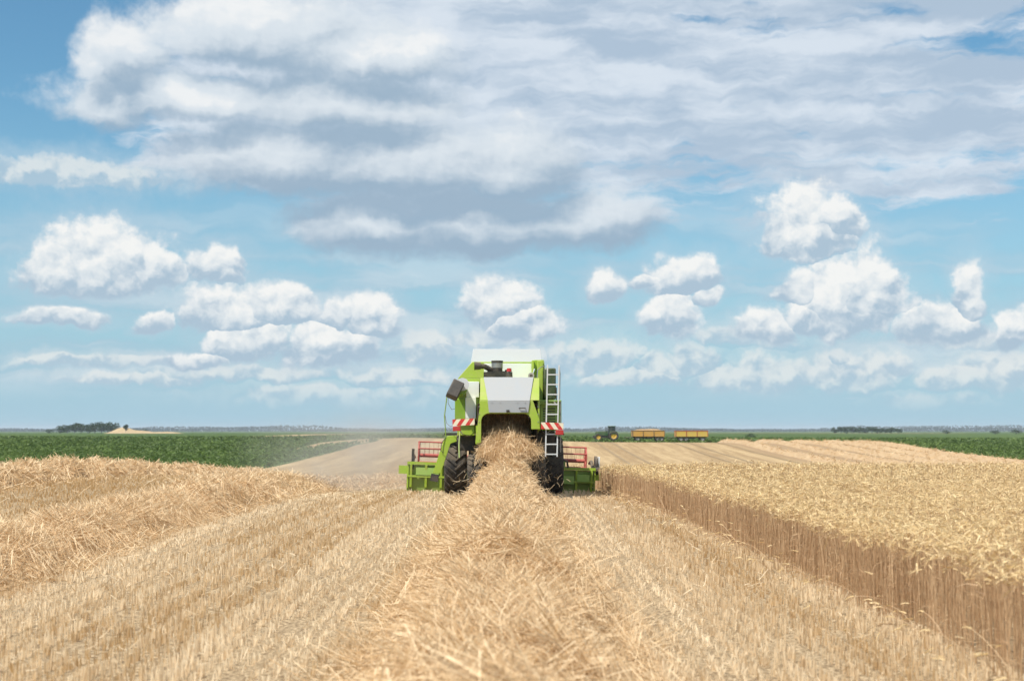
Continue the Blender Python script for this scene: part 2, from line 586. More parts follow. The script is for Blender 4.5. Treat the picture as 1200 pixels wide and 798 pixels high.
def ribbons(p0, d, L, w, curve=None, nseg=1, taper=0.0, face=None):
    """p0 (N,3) start, d (N,3) unit direction, L and w (N,), curve (N,3) bend; returns verts, quads"""
    N = len(p0)
    t = np.linspace(0, 1, nseg + 1)[None, :, None]
    P = p0[:, None, :] + d[:, None, :] * L[:, None, None] * t
    if curve is not None:
        P = P + curve[:, None, :] * (t * t)
    if face is None:
        face = unit(rng.normal(size=(N, 3)))
    side = unit(np.cross(d, face))
    ww = w[:, None, None] * (1 - taper * t)
    A = P - side[:, None, :] * ww * .5
    B = P + side[:, None, :] * ww * .5
    V = np.stack([A, B], 2).reshape(-1, 3)
    base = (np.arange(N) * (nseg + 1) * 2)[:, None]
    k = np.arange(nseg)[None, :] * 2
    Q = np.stack([base + k, base + k + 1, base + k + 3, base + k + 2], -1).reshape(-1, 4)
    return V, Q


class Stuff:
    def __init__(self):
        self.V = []; self.Q = []; self.A = []; self.n = 0; self.mi = []

    def add(self, V, Q, tone, mi=0):
        """tone: one number per ribbon"""
        rep = len(V) // len(tone)
        self.V.append(V); self.Q.append(Q + self.n)
        self.A.append(np.repeat(tone, rep)); self.n += len(V)
        self.mi.append(np.full(len(Q), mi, dtype=np.int32))

    def build(self, name, mats, parent=None):
        me = np_mesh(name, np.concatenate(self.V), np.concatenate(self.Q), {'tone': np.concatenate(self.A)})
        o = link(name, me, mats, parent)
        mi = np.concatenate(self.mi)
        if mi.any():
            me.polygons.foreach_set('material_index', mi)
        return o


def windrow_c(y):
    return -.06 - .0030 * y


# left rows: centre line x(y), half width
ROW1_X = lambda y: np.interp(y, [0, 17, 24, 40, 62, 80, 240], [-6.6, -6.75, -6.85, -6.9, -6.9, -6.8, -6.6])
ROW2_X = lambda y: np.interp(y, [0, 37, 70, 240], [-12.6, -12.8, -12.8, -12.6])


def lane_light(x, y):
    """lighter, flattened stubble where wheels and the spreader passed"""
    a = np.exp(-((x - windrow_c(y) - 1.62) / .38) ** 2) + np.exp(-((x - windrow_c(y) + 1.75) / .42) ** 2)
    b = .9 * np.exp(-((x - ROW1_X(y) - 1.75) / .42) ** 2)
    return np.clip(a + b, 0, 1)


def make_stubble():
    st = Stuff()
    row = .135
    for (y0, y1, dens, wd, mult) in ((3, 9, 60, .0058, 4), (9, 18, 105, .0058, 4), (18, 27, 75, .0070, 4), (27, 40, 52, .0095, 3), (40, 75, 36, .014, 2)):
        xl = -max(9, y1 * .40); xr = 4.0
        n = int((xr - xl) * (y1 - y0) * dens)
        x = rng.uniform(xl, xr, n); y = rng.uniform(y0, y1, n)
        x = np.round(x / row) * row + rng.normal(0, .015, n) + .03 * np.sin(y * .7)
        keep = (x < wheat_edge(y) + .1) & (x > FIELD_L) & (vnoise(x * 3, y * 1.2, 5) > .12)
        x, y = x[keep], y[keep]
        x = np.repeat(x, mult) + rng.normal(0, .012, len(x) * mult)
        y = np.repeat(y, mult) + rng.normal(0, .022, len(y) * mult)
        n = len(x)
        pr = lane_light(x, y)
        h = (.072 + .050 * rng.random(n)) * (1 - .30 * pr) * (.8 + .4 * vnoise(x * 1.5, y * .8, 21))
        lean = rng.normal(0, 1, (n, 2)) * (.075 + .20 * pr)[:, None]
        d = unit(np.stack([lean[:, 0], lean[:, 1] - .10 * pr, np.ones(n)], -1))
        p = np.stack([x, y, ground_z(x, y) - .01], -1)
        rid = np.round(x / row)
        rt = _hash(rid, 0 * rid, 71) - .5
        h = h * (1 + .35 * rt)
        tone = np.clip(.46 + .55 * rt + .24 * rng.normal(size=n) * .8 - .02 - .30 * (x < ROW1_X(y) - 1.0) + .42 * pr + .34 * (fbm(x * .9, y * .25, 31) - .5), 0, 1)
        f = np.stack([rng.normal(0, .5, n), -np.ones(n), np.zeros(n)], -1)
        V, Q = ribbons(p, d, h, np.full(n, wd) * rng.uniform(.7, 1.5, n), None, 1, 0, f)
        st.add(V, Q, tone)
    # leaves and awkward bits on the stubble: short, thin, tilted pieces
    for (y0, y1, dens, L, wd) in ((3, 16, 26, .08, .0045), (16, 30, 14, .11, .007), (30, 60, 8, .15, .011)):
        xl = -max(9, y1 * .40); n = int((4 - xl) * (y1 - y0) * dens)
        x = rng.uniform(xl, 4, n); y = rng.uniform(y0, y1, n)
        keep = (x < wheat_edge(y)) & (x > FIELD_L)
        x, y = x[keep], y[keep]; n = len(x)
        a = rng.uniform(0, 2 * math.pi, n)
        d = unit(np.stack([np.cos(a), np.sin(a), rng.uniform(-.1, .9, n)], -1))
        p = np.stack([x, y, ground_z(x, y) + rng.uniform(.01, .10, n)], -1)
        V, Q = ribbons(p, d, L * rng.uniform(.5, 1.5, n), np.full(n, wd), rng.normal(0, .02, (n, 3)), 2)
        st.add(V, Q, np.clip(.55 + .3 * rng.normal(size=n), 0, 1))
    o = st.build('stubble', M_STUB)
    tag(o, 'short cut straw stubble in sown rows across the harvested field', 'stubble', kind='stuff')


make_stubble()


def make_windrow(name, cx, y0, y1, hw, H, n_of_y, seed, label, ytop=None, x_lo=None):
    """a long loose mound of threshed straw; n_of_y: list of (ya, yb, straws per m2, width)"""
    def prof(s, y):
        wv = 1 + .22 * (fbm(y * .55, y * 0 + seed, seed, 3) - .5) * 2
        hv = H * (1 + .38 * (fbm(y * .75 + s, y * .2 + 5 * seed, seed + 3, 3) - .5) * 2)
        if ytop is not None:
            hv = hv * np.interp(y, ytop[0], ytop[1])
        q = np.clip(1 - (np.abs(s) / wv) ** 2.0, 0, 1)
        lump = .27 * (fbm(s * hw * 2.6 + 9, y * 2.1, seed + 7, 3) - .5) * 2
        return np.clip(hv * (q ** .70 + lump * np.sqrt(q)), 0, 3)

    st = Stuff()
    # the inner mass of the mound
    ny = int((y1 - y0) / .16); ns = 27
    yy = np.linspace(y0, y1, ny); ss = np.linspace(-1.25, 1.25, ns)
    Sg, Yg = np.meshgrid(ss, yy)
    Xg = cx(Yg) + Sg * hw
    Zg = ground_z(Xg, Yg) + prof(Sg, Yg) * .86 - .03
    idx = np.arange(ny * ns).reshape(ny, ns)
    Q = np.stack([idx[:-1, :-1], idx[:-1, 1:], idx[1:, 1:], idx[1:, :-1]], -1).reshape(-1, 4)
    V = np.stack([Xg, Yg, Zg], -1).reshape(-1, 3)
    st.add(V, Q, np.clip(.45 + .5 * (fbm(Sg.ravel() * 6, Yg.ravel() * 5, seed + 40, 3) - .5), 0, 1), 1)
    # straw: locks of similar lie, and single stems
    for (ya, yb, dens, wd) in n_of_y:
        area = (yb - ya) * hw * 2.2
        n = int(area * dens)
        nl = max(1, n // 26)
        ly = rng.uniform(ya, yb, nl); ls = np.clip(rng.normal(0, .55, nl), -1.22, 1.22)
        la = rng.uniform(0, 2 * math.pi, nl) * .5 + rng.normal(math.pi / 2, .9, nl) * .5
        lt = rng.uniform(-.25, .62, nl)
        ltone = np.clip(rng.normal(.50, .23, nl), .05, .98)
        li = rng.integers(0, nl, n)
        single = rng.random(n) < .30
        y = ly[li] + rng.normal(0, .11, n); s = ls[li] + rng.normal(0, .10, n) / hw
        y = np.where(single, rng.uniform(ya, yb, n), y)
        s = np.where(single, np.clip(rng.normal(0, .54, n), -1.15, 1.15), s)
        x = cx(y) + s * hw
        ok = (y > y0 + .05) & (y < y1 - .05)
        if x_lo is not None:
            ok &= x > x_lo
        x, y, s, li, single = x[ok], y[ok], s[ok], li[ok], single[ok]
        n = len(x)
        z = ground_z(x, y) + prof(s, y) * rng.uniform(.80, 1.04, n)
        a = la[li] + rng.normal(0, .42, n); a = np.where(single, rng.uniform(0, 6.28, n), a)
        tl = lt[li] + rng.normal(0, .20, n); tl = np.where(single, rng.normal(.15, .35, n), tl)
        # lie along the slope of the mound
        e = .05
        gz = (prof(s + e / hw, y) - prof(s - e / hw, y)) / (2 * e)
        d = np.stack([np.cos(a) * np.cos(tl), np.sin(a) * np.cos(tl), np.sin(tl)], -1)
        d[:, 2] += np.clip(gz, -1.2, 1.2) * d[:, 0] * .9
        d = unit(d)
        L = rng.uniform(.20, .60, n)
        p = np.stack([x, y, z], -1) - d * (L * .4)[:, None]
        cv = rng.normal(0, .035, (n, 3)); cv[:, 2] -= .03
        p[:, 2] = np.maximum(p[:, 2], ground_z(p[:, 0], p[:, 1]) + .01)
        V, Q = ribbons(p, d, L, wd * rng.uniform(.7, 1.5, n), cv, 3)
        st.add(V, Q, np.clip(ltone[li] + rng.normal(0, .20, n), 0, 1))
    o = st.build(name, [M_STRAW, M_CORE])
    tag(o, label, 'windrow', 'straw windrows left behind the harvest')
    return o


make_windrow('straw_windrow', windrow_c, 3.0, 39.6, .88, .62,
             [(3, 9, 1200, .0045), (9, 14, 3600, .0040), (14, 22, 2600, .0050), (22, 30, 1500, .0068), (30, 39.6, 1200, .0090)], 3,
             'broad straw windrow running from the camera straight up to the green combine',
             ytop=([3, 10, 20, 32, 37, 39.6], [.9, .9, 1.0, 1.15, 1.3, 1.3]))
make_windrow('straw_windrow', ROW1_X, 9.0, 84.0, 1.00, .43,
             [(9, 15, 700, .0055), (15, 30, 1700, .0058), (30, 46, 900, .009), (46, 84, 350, .014)], 11,
             'thick straw windrow on the knoll, nearer of the two left of the combine')
make_windrow('straw_windrow', ROW2_X, 20.0, 76.0, 1.0, .40,
             [(20, 34, 260, .012), (34, 50, 520, .012), (50, 76, 300, .016)], 23,
             'straw windrow along the crest with the green field just behind it')


# ------------------------------------------------------------------ standing wheat
def make_wheat():
    st = Stuff()

    def plants(x, y, lod, tilt=.05):
        n = len(x)
        g = ground_z(x, y)
        h = .77 + .10 * rng.normal(size=n) * .6 + .10 * (rng.random(n) < .03) + .10 * (vnoise(x * .5, y * .5, 51) - .5)
        lean = rng.normal(0, tilt, (n, 2)) + .10 * (np.stack([vnoise(x * .8, y * .8, 61), vnoise(x * .8, y * .8, 62)], -1) - .5)
        d = unit(np.stack([lean[:, 0], lean[:, 1], np.ones(n)], -1))
        p = np.stack([x, y, g - .02], -1)
        tone = np.clip(rng.normal(.42, .22, n), 0, 1)
        wd = .0042 if lod == 0 else .007 if lod == 1 else .011
        f = np.stack([rng.normal(0, .6, n), -np.ones(n), np.zeros(n)], -1)
        bend = np.stack([rng.normal(0, .03, n), rng.normal(0, .03, n), np.zeros(n)], -1)
        V, Q = ribbons(p, d, h, np.full(n, wd), bend, 2, .25, f)
        st.add(V, Q, tone, 0)
        top = p + d * h[:, None] + bend
        # the ear nods over to one side
        a = rng.normal(.4, 1.5, n)
        up = rng.normal(.35, .45, n)
        de = unit(np.stack([np.cos(a), np.sin(a) * .8, up], -1))
        eL = rng.uniform(.065, .10, n)
        cv = np.stack([np.zeros(n), np.zeros(n), -rng.uniform(.015, .065, n)], -1)
        ew = (.0125 if lod == 0 else .015 if lod == 1 else .022) * rng.uniform(.8, 1.2, n)
        te = np.clip(rng.normal(.55, .22, n) - .4 * (rng.random(n) < .03), 0, 1)
        for k in range(2):
            fc = unit(rng.normal(size=(n, 3)))
            V, Q = ribbons(top, de, eL, ew, cv, 2, .55, fc)
            st.add(V, Q, te, 1)
        # awns
        na = 5 if lod == 0 else 3 if lod == 1 else 1
        for k in range(na):
            da = unit(de + rng.normal(0, .30, (n, 3)))
            V, Q = ribbons(top + de * (eL * rng.uniform(.2, .9, n))[:, None] + cv * .3, da, rng.uniform(.05, .10, n),
                           np.full(n, .0022 if lod == 0 else .004 if lod == 1 else .008), cv * .8, 1, .6)
            st.add(V, Q, np.clip(te + .15, 0, 1), 1)
        # a dry leaf on part of the stems
        k = rng.random(n) < (.55 if lod < 2 else .25)
        m_ = int(k.sum())
        if m_:
            tt = rng.uniform(.25, .85, m_)
            pl_ = p[k] + d[k] * (h[k] * tt)[:, None]
            aa = rng.uniform(0, 6.28, m_)
            dl = unit(np.stack([np.cos(aa) * .7, np.sin(aa) * .7, rng.uniform(.1, .9, m_)], -1))
            V, Q = ribbons(pl_, dl, rng.uniform(.08, .18, m_), np.full(m_, .006 if lod == 0 else .009),
                           np.stack([np.zeros(m_), np.zeros(m_), -rng.uniform(.06, .18, m_)], -1), 2, .7)
            st.add(V, Q, np.clip(tone[k] + .05, 0, 1), 0)

    def area(y0, y1, lo, hi, dens, lod):
        """lo, hi: distance from the edge"""
        n = int((y1 - y0) * (hi - lo) * dens)
        y = rng.uniform(y0, y1, n)
        x = wheat_edge(y) + rng.uniform(lo, hi, n)
        keep = x < .40 * y + 4.0
        plants(x[keep], y[keep], lod)

    for (y0, y1, dens, lod) in ((5, 14, 260, 0), (14, 21, 420, 0), (21, 30, 350, 0), (30, 40, 260, 1), (40, 46.2, 260, 2)):
        area(y0, y1, 0, .55, dens, lod)                # the cut face
    for (y0, y1, hi, dens, lod) in ((5, 14, 4, 150, 0), (14, 20, 6, 280, 0), (20, 27, 9, 250, 0), (27, 36, 13, 190, 1), (36, 50, 19, 90, 2), (50, 66, 26, 45, 2)):
        area(y0, y1, .55, hi, dens, lod)
    # wheat ahead of the cutter bar
    n = 2600
    y = rng.uniform(49.0, 58, n); x = rng.uniform(-2.9, 2.7, n)
    plants(x, y, 2)
    # broken and fallen stems along the foot of the cut face
    n = 230
    y = rng.uniform(8, 44, n); x = wheat_edge(y) + rng.normal(-.04, .16, n)
    a = rng.uniform(1.9, 4.4, n)
    d = unit(np.stack([np.cos(a), np.sin(a), rng.uniform(.1, 1.3, n)], -1))
    p = np.stack([x, y, ground_z(x, y) + rng.uniform(.02, .2, n)], -1)
    L = rng.uniform(.2, .5, n)
    cv = np.stack([np.zeros(n), np.zeros(n), -rng.uniform(.02, .14, n)], -1)
    V, Q = ribbons(p, d, L, np.full(n, .006), cv, 3, .2)
    st.add(V, Q, np.clip(rng.normal(.6, .2, n), 0, 1), 0)
    tip = p + d * L[:, None] + cv
    for k in range(2):
        V, Q = ribbons(tip, unit(d + np.array([0, 0, -.5])), np.full(n, .085), np.full(n, .014), cv * .3, 2, .55)
        st.add(V, Q, np.clip(rng.normal(.75, .2, n), 0, 1), 1)
    o = st.build('standing_wheat', [M_STEM, M_EAR])
    tag(o, 'ripe standing wheat with a sharp cut edge right of the stubble', 'wheat', kind='stuff')


make_wheat()


# ------------------------------------------------------------------ green crop in the low ground left and beyond the fields
def make_green_crop():
    st = Stuff()

    def plants(x, y, hgt, nl, lw):
        k = crop_zone(x, y) > .5
        x, y = x[k], y[k]
        n = len(x)
        g = ground_z(x, y)
        for _ in range(nl):
            a = rng.uniform(0, 6.28, n)
            d = unit(np.stack([np.cos(a) * .55, np.sin(a) * .55, rng.uniform(.5, 1.3, n)], -1))
            L = hgt * rng.uniform(.45, 1.05, n)
            p = np.stack([x + rng.normal(0, .05, n), y + rng.normal(0, .1, n), g + hgt * rng.uniform(0, .35, n)], -1)
            cv = np.stack([np.cos(a), np.sin(a), -np.ones(n)], -1) * (L * .35)[:, None]
            V, Q = ribbons(p, d, L, lw * rng.uniform(.7, 1.3, n), cv, 2, .7)
            st.add(V, Q, np.clip(rng.normal(.45, .22, n) + .5 * (fbm(x * .05, y * .02, 77) - .5), 0, 1))
    for (xa, xb, ya, yb, n, hgt, nl, lw) in ((-52, -20, 46, 110, 9000, .55, 5, .09), (-75, -18, 110, 190, 9000, .60, 4, .14),
                                             (-110, -14, 190, 300, 9000, .65, 3, .22), (56, 100, 110, 300, 9000, .75, 4, .18),
                                             (-180, 180, 264, 420, 12000, .75, 3, .35)):
        x = rng.uniform(xa, xb, n); y = rng.uniform(ya, yb, n)
        x = np.round(x / .75) * .75 + rng.normal(0, .06, n)
        plants(x, y, hgt, nl, lw)
    o = st.build('green_crop', M_CORN)
    tag(o, 'low dark green row crop filling the fields beyond the stubble', 'crop', kind='stuff')


make_green_crop()

# ------------------------------------------------------------------ solid modelling helper
from mathutils import Vector, Matrix


class MB:
    """collects solids and builds them as ONE mesh object"""
    def __init__(self):
        self.v = []; self.f = []; self.mi = []; self.cur = 0

    def m(self, i):
        self.cur = i
        return self

    def add(self, vs, fs):
        n = len(self.v)
        self.v += [tuple(p) for p in vs]
        self.f += [tuple(i + n for i in f) for f in fs]
        self.mi += [self.cur] * len(fs)
        return self

    def box(self, x0, x1, y0, y1, z0, z1, rot=None, c=None):
        vs = [Vector((x, y, z)) for z in (z0, z1) for y in (y0, y1) for x in (x0, x1)]
        if rot is not None:
            cc = Vector(c) if c is not None else sum(vs, Vector()) / 8
            vs = [cc + rot @ (p - cc) for p in vs]
        return self.add(vs, [(0, 2, 3, 1), (4, 5, 7, 6), (0, 1, 5, 4), (2, 6, 7, 3), (0, 4, 6, 2), (1, 3, 7, 5)])

    def hexa(self, bottom, top):
        """8 corners: bottom loop and top loop of four, same order"""
        return self.add(list(bottom) + list(top), [(3, 2, 1, 0), (4, 5, 6, 7), (0, 1, 5, 4), (1, 2, 6, 5), (2, 3, 7, 6), (3, 0, 4, 7)])

    def plate(self, pts, th, nrm):
        """a flat outline given thickness along -nrm"""
        n = len(pts)
        nv = Vector(nrm).normalized() * th
        a = [Vector(p) for p in pts]
        b = [p - nv for p in a]
        fs = [tuple(range(n)), tuple(range(2 * n - 1, n - 1, -1))]
        fs += [(i, i + n, (i + 1) % n + n, (i + 1) % n) for i in range(n)]
        return self.add(a + b, fs)

    def cyl(self, p0, p1, r0, r1=None, n=16, caps=True):
        r1 = r0 if r1 is None else r1
        p0 = Vector(p0); p1 = Vector(p1)
        ax = (p1 - p0).normalized()
        u = ax.orthogonal().normalized(); w = ax.cross(u)
        vs = []
        for p, r in ((p0, r0), (p1, r1)):
            for k in range(n):
                a = 2 * math.pi * k / n
                vs.append(p + (u * math.cos(a) + w * math.sin(a)) * r)
        fs = [(k, (k + 1) % n, n + (k + 1) % n, n + k) for k in range(n)]
        if caps:
            fs += [tuple(range(n - 1, -1, -1)), tuple(range(n, 2 * n))]
        return self.add(vs, fs)

    def tube(self, pts, r, n=8):
        pts = [Vector(p) for p in pts]
        vs = []; prev = None
        for i, p in enumerate(pts):
            t = (pts[min(i + 1, len(pts) - 1)] - pts[max(i - 1, 0)]).normalized()
            u = t.orthogonal().normalized() if prev is None else (prev - t * prev.dot(t)).normalized()
            prev = u
            w = t.cross(u)
            rr = r[i] if isinstance(r, (list, tuple)) else r
            for k in range(n):
                a = 2 * math.pi * k / n
                vs.append(p + (u * math.cos(a) + w * math.sin(a)) * rr)
        fs = []
        for i in range(len(pts) - 1):
            for k in range(n):
                fs.append((i * n + k, i * n + (k + 1) % n, (i + 1) * n + (k + 1) % n, (i + 1) * n + k))
        fs += [tuple(range(n - 1, -1, -1)), tuple((len(pts) - 1) * n + k for k in range(n))]
        return self.add(vs, fs)

    def lathe_x(self, c, prof, n=32):
        """profile of (x offset, radius) turned about the X axis through c"""
        vs = []
        for (dx, r) in prof:
            for k in range(n):
                a = 2 * math.pi * k / n
                vs.append((c[0] + dx, c[1] + r * math.cos(a), c[2] + r * math.sin(a)))
        fs = []
        for i in range(len(prof) - 1):
            for k in range(n):
                fs.append((i * n + k, (i + 1) * n + k, (i + 1) * n + (k + 1) % n, i * n + (k + 1) % n))
        return self.add(vs, fs)

    def build_each(self, name, mats, parent=None, smooth=True, bevel=0.0):
        """one object per connected piece"""
        par = list(range(len(self.v)))

        def find(a):
            while par[a] != a:
                par[a] = par[par[a]]; a = par[a]
            return a
        for f in self.f:
            for i in f[1:]:
                par[find(i)] = find(f[0])
        groups = {}
        for f in self.f:
            groups.setdefault(find(f[0]), []).append(f)
        out = []
        for fs in groups.values():
            ids = sorted({i for f in fs for i in f}); mp = {i: k for k, i in enumerate(ids)}
            q = MB()
            q.add([self.v[i] for i in ids], [tuple(mp[i] for i in f) for f in fs])
            out.append(q.build(name, mats, parent, smooth, bevel))
        return out

    def build(self, name, mats, parent=None, smooth=True, bevel=0.0):
        me = bpy.data.meshes.new(name)
        me.from_pydata(self.v, [], self.f)
        import bmesh
        bm = bmesh.new(); bm.from_mesh(me)
        bmesh.ops.recalc_face_normals(bm, faces=bm.faces)
        bm.to_mesh(me); bm.free()
        o = link(name, me, mats, parent)
        if any(self.mi):
            me.polygons.foreach_set('material_index', np.array(self.mi, dtype=np.int32))
        if smooth:
            me.polygons.foreach_set('use_smooth', np.ones(len(me.polygons), dtype=bool))
            me.set_sharp_from_angle(angle=rad(32))
        if bevel:
            b = o.modifiers.new('bevel', 'BEVEL')
            b.width = bevel; b.segments = 2; b.limit_method = 'ANGLE'; b.angle_limit = rad(40)
        me.update()
        return o


def paint(name, color, rough=.4, metal=0.0, dust=.25, dust_col=(.50, .37, .22), coat=0.0, spec=.5, scale=1.0):
    """worn paint or metal with uneven field dust on it"""
    m_, T, out = new_mat(name)
    tc = T.new('ShaderNodeTexCoord').outputs['Object']
    n1 = T.noise(tc, 2.2 * scale, 5, .6, .4, dim='3D')
    n2 = T.noise(tc, 19.0 * scale, 4, .65, dim='3D')
    geo = T.new('ShaderNodeNewGeometry')
    nz = T.sep(geo.outputs['Normal'])[2]
    f = T.m('ADD', T.m('MULTIPLY', n1, .7), T.m('MULTIPLY', n2, .35))
    f = T.m('ADD', f, T.m('MULTIPLY', T.m('MAXIMUM', nz, 0.0), .25))
    f = T.m('MULTIPLY', T.ss(f, .38, .85), dust * 2.0, clamp=True)
    c = T.mix(f, color, dust_col)
    b = principled(T, out, c, T.m('ADD', rough, T.m('MULTIPLY', f, .35), clamp=True), T.m('MULTIPLY', T.m('SUBTRACT', 1.0, f), metal), spec, coat)
    return m_


M = {}
M['lime'] = paint('lime_paint', (.32, .465, .028), .36, 0, .20, coat=.2)
M['lime_pale'] = paint('pale_lime_paint', (.30, .50, .09), .38, 0, .16, coat=.2)
M['lime_dusty'] = paint('dusty_lime_paint', (.23, .345, .05), .5, 0, .32, (.34, .31, .19))
M['white'] = paint('white_enamel', (.62, .63, .62), .35, 0, .10)
M['grey'] = paint('silver_grey_panel', (.36, .378, .392), .55, 0, .15, (.45, .40, .33))
M['cover'] = paint('pale_grey_flap', (.46, .48, .495), .5, 0, .05)
M['metal'] = paint('bright_sheet_metal', (.88, .89, .82), .3, .15, .04)
M['steel'] = paint('worn_steel', (.35, .35, .34), .38, .8, .2)
M['dark'] = paint('dark_machine_parts', (.022, .022, .024), .5, 0, .16)
M['black'] = paint('black_plastic', (.012, .012, .013), .42, 0, .12)
M['rubber'] = paint('tyre_rubber', (.024, .023, .022), .75, 0, .40, (.20, .155, .105), scale=2.0)
M['red'] = paint('red_enamel', (.46, .07, .055), .42, 0, .14, (.55, .34, .25))
M['lamp_red'] = paint('red_lens', (.45, .02, .02), .2, 0, .08)
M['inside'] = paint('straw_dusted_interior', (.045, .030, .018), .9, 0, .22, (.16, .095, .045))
M['glass'] = paint('tinted_glass', (.02, .035, .035), .06, 0, .08)
M['tank'] = paint('dark_green_plastic', (.035, .060, .022), .25, 0, .1)
M['lime_shaded'] = paint('shaded_green_tube', (.20, .36, .02), .4, 0, .15)  # darker copy of the lime paint, shade put into its colour
M['chute'] = paint('grey_rubber_chute', (.060, .055, .050), .6, 0, .30, (.20, .16, .12))
M['silver'] = paint('lamp_silver', (.75, .75, .75), .15, .9, .05)


def stripe_mat(name, sgn):
    m_, T, out = new_mat(name)
    x, y, z = T.sep(T.new('ShaderNodeTexCoord').outputs['Object'])
    s = T.m('FRACT', T.m('DIVIDE', T.m('ADD', T.m('ADD', x, T.m('MULTIPLY', z, -.75 * sgn)), 10.0), .235))
    c = T.mix(T.m('GREATER_THAN', s, .5), (.58, .035, .03), (.78, .70, .52))
    n = T.noise(T.new('ShaderNodeTexCoord').outputs['Object'], 9.0, 4, .6, dim='3D')
    c = T.mix(T.m('MULTIPLY', T.ss(n, .5, .75), .35), c, (.45, .34, .22))
    principled(T, out, c, .4, 0, .5)
    return m_


# ------------------------------------------------------------------ the combine harvester
CX, CY, YAW = -.11, 39.5, rad(1.8)
combine = empty('combine_harvester', (CX, CY, 0), YAW)
combine.rotation_euler = (rad(-1.0), 0, YAW)
tag(combine, 'lime green combine harvester seen from behind, spilling straw as it cuts the standing wheat', 'combine harvester')


def make_tyre(mb, c, R, w, lugs, lug_h):
    """agricultural tyre with chevron lugs, axis along X"""
    h = w / 2
    mb.lathe_x(c, [(-h * .62, R * .60), (-h * .92, R * .70), (-h, R * .82), (-h * .96, R * .91), (-h * .80, R * .965), (-h * .4, R * .985), (0, R * .99),
                   (h * .4, R * .985), (h * .80, R * .965), (h * .96, R * .91), (h, R * .82), (h * .92, R * .70), (h * .62, R * .60)], 48)
    pitch = 2 * math.pi / lugs
    for k in range(lugs):
        for sd in (-1, 1):
            a0 = k * pitch + (pitch / 2 if sd > 0 else 0)
            st = []
            for i in range(4):
                t = i / 3.0
                s = sd * (-.04 + t * 1.02) * h
                a = a0 - t * pitch * 1.05
                r = R * (.985 if abs(s) < h * .7 else .955 if abs(s) < h * .93 else .90)
                wa = (.055 + .02 * t) / R
                for (da, rr) in ((-wa * .65, r - .01), (wa * .65, r - .01), (wa * .42, r + lug_h), (-wa * .42, r + lug_h)):
                    st.append((c[0] + s, c[1] + rr * math.cos(a + da), c[2] + rr * math.sin(a + da)))
            fs = []
            for i in range(3):
                for q in range(4):
                    fs.append((i * 4 + q, i * 4 + (q + 1) % 4, i * 4 + 4 + (q + 1) % 4, i * 4 + 4 + q))
            fs += [(3, 2, 1, 0), (12, 13, 14, 15)]
            mb.add(st, fs)


def make_wheel(parent, c, R, w, lugs, lug_h, rim_mat, sd):
    wheel_rim = MB()
    h = w / 2
    wheel_rim.lathe_x(c, [(-h * .62, R * .60), (-h * .60, R * .55), (-h * .2, R * .50), (sd * h * .15, R * .30), (sd * h * .15, R * .14), (sd * h * .35, R * .13), (sd * h * .35, .001)], 32)
    wheel_rim.lathe_x(c, [(h * .62, R * .60), (h * .60, R * .55), (h * .2, R * .50), (sd * h * .12, R * .30)], 32)
    t = MB()
    make_tyre(t, c, R, w, lugs, lug_h)
    wo = t.build('wheel', M['rubber'], parent)
    wheel_rim.build('rim', rim_mat, wo)
    for k in range(8):
        pass
    return wo


def arch_outline(xl, xr, ztop, zbot, r, n=6):
    pts = [(xl, zbot)]
    for k in range(n + 1):
        a = math.pi - k * (math.pi / 2) / n
        pts.append((xl + r + r * math.cos(a), ztop - r + r * math.sin(a)))
    for k in range(n + 1):
        a = math.pi / 2 - k * (math.pi / 2) / n
        pts.append((xr - r + r * math.cos(a), ztop - r + r * math.sin(a)))
    pts.append((xr, zbot))
    return pts


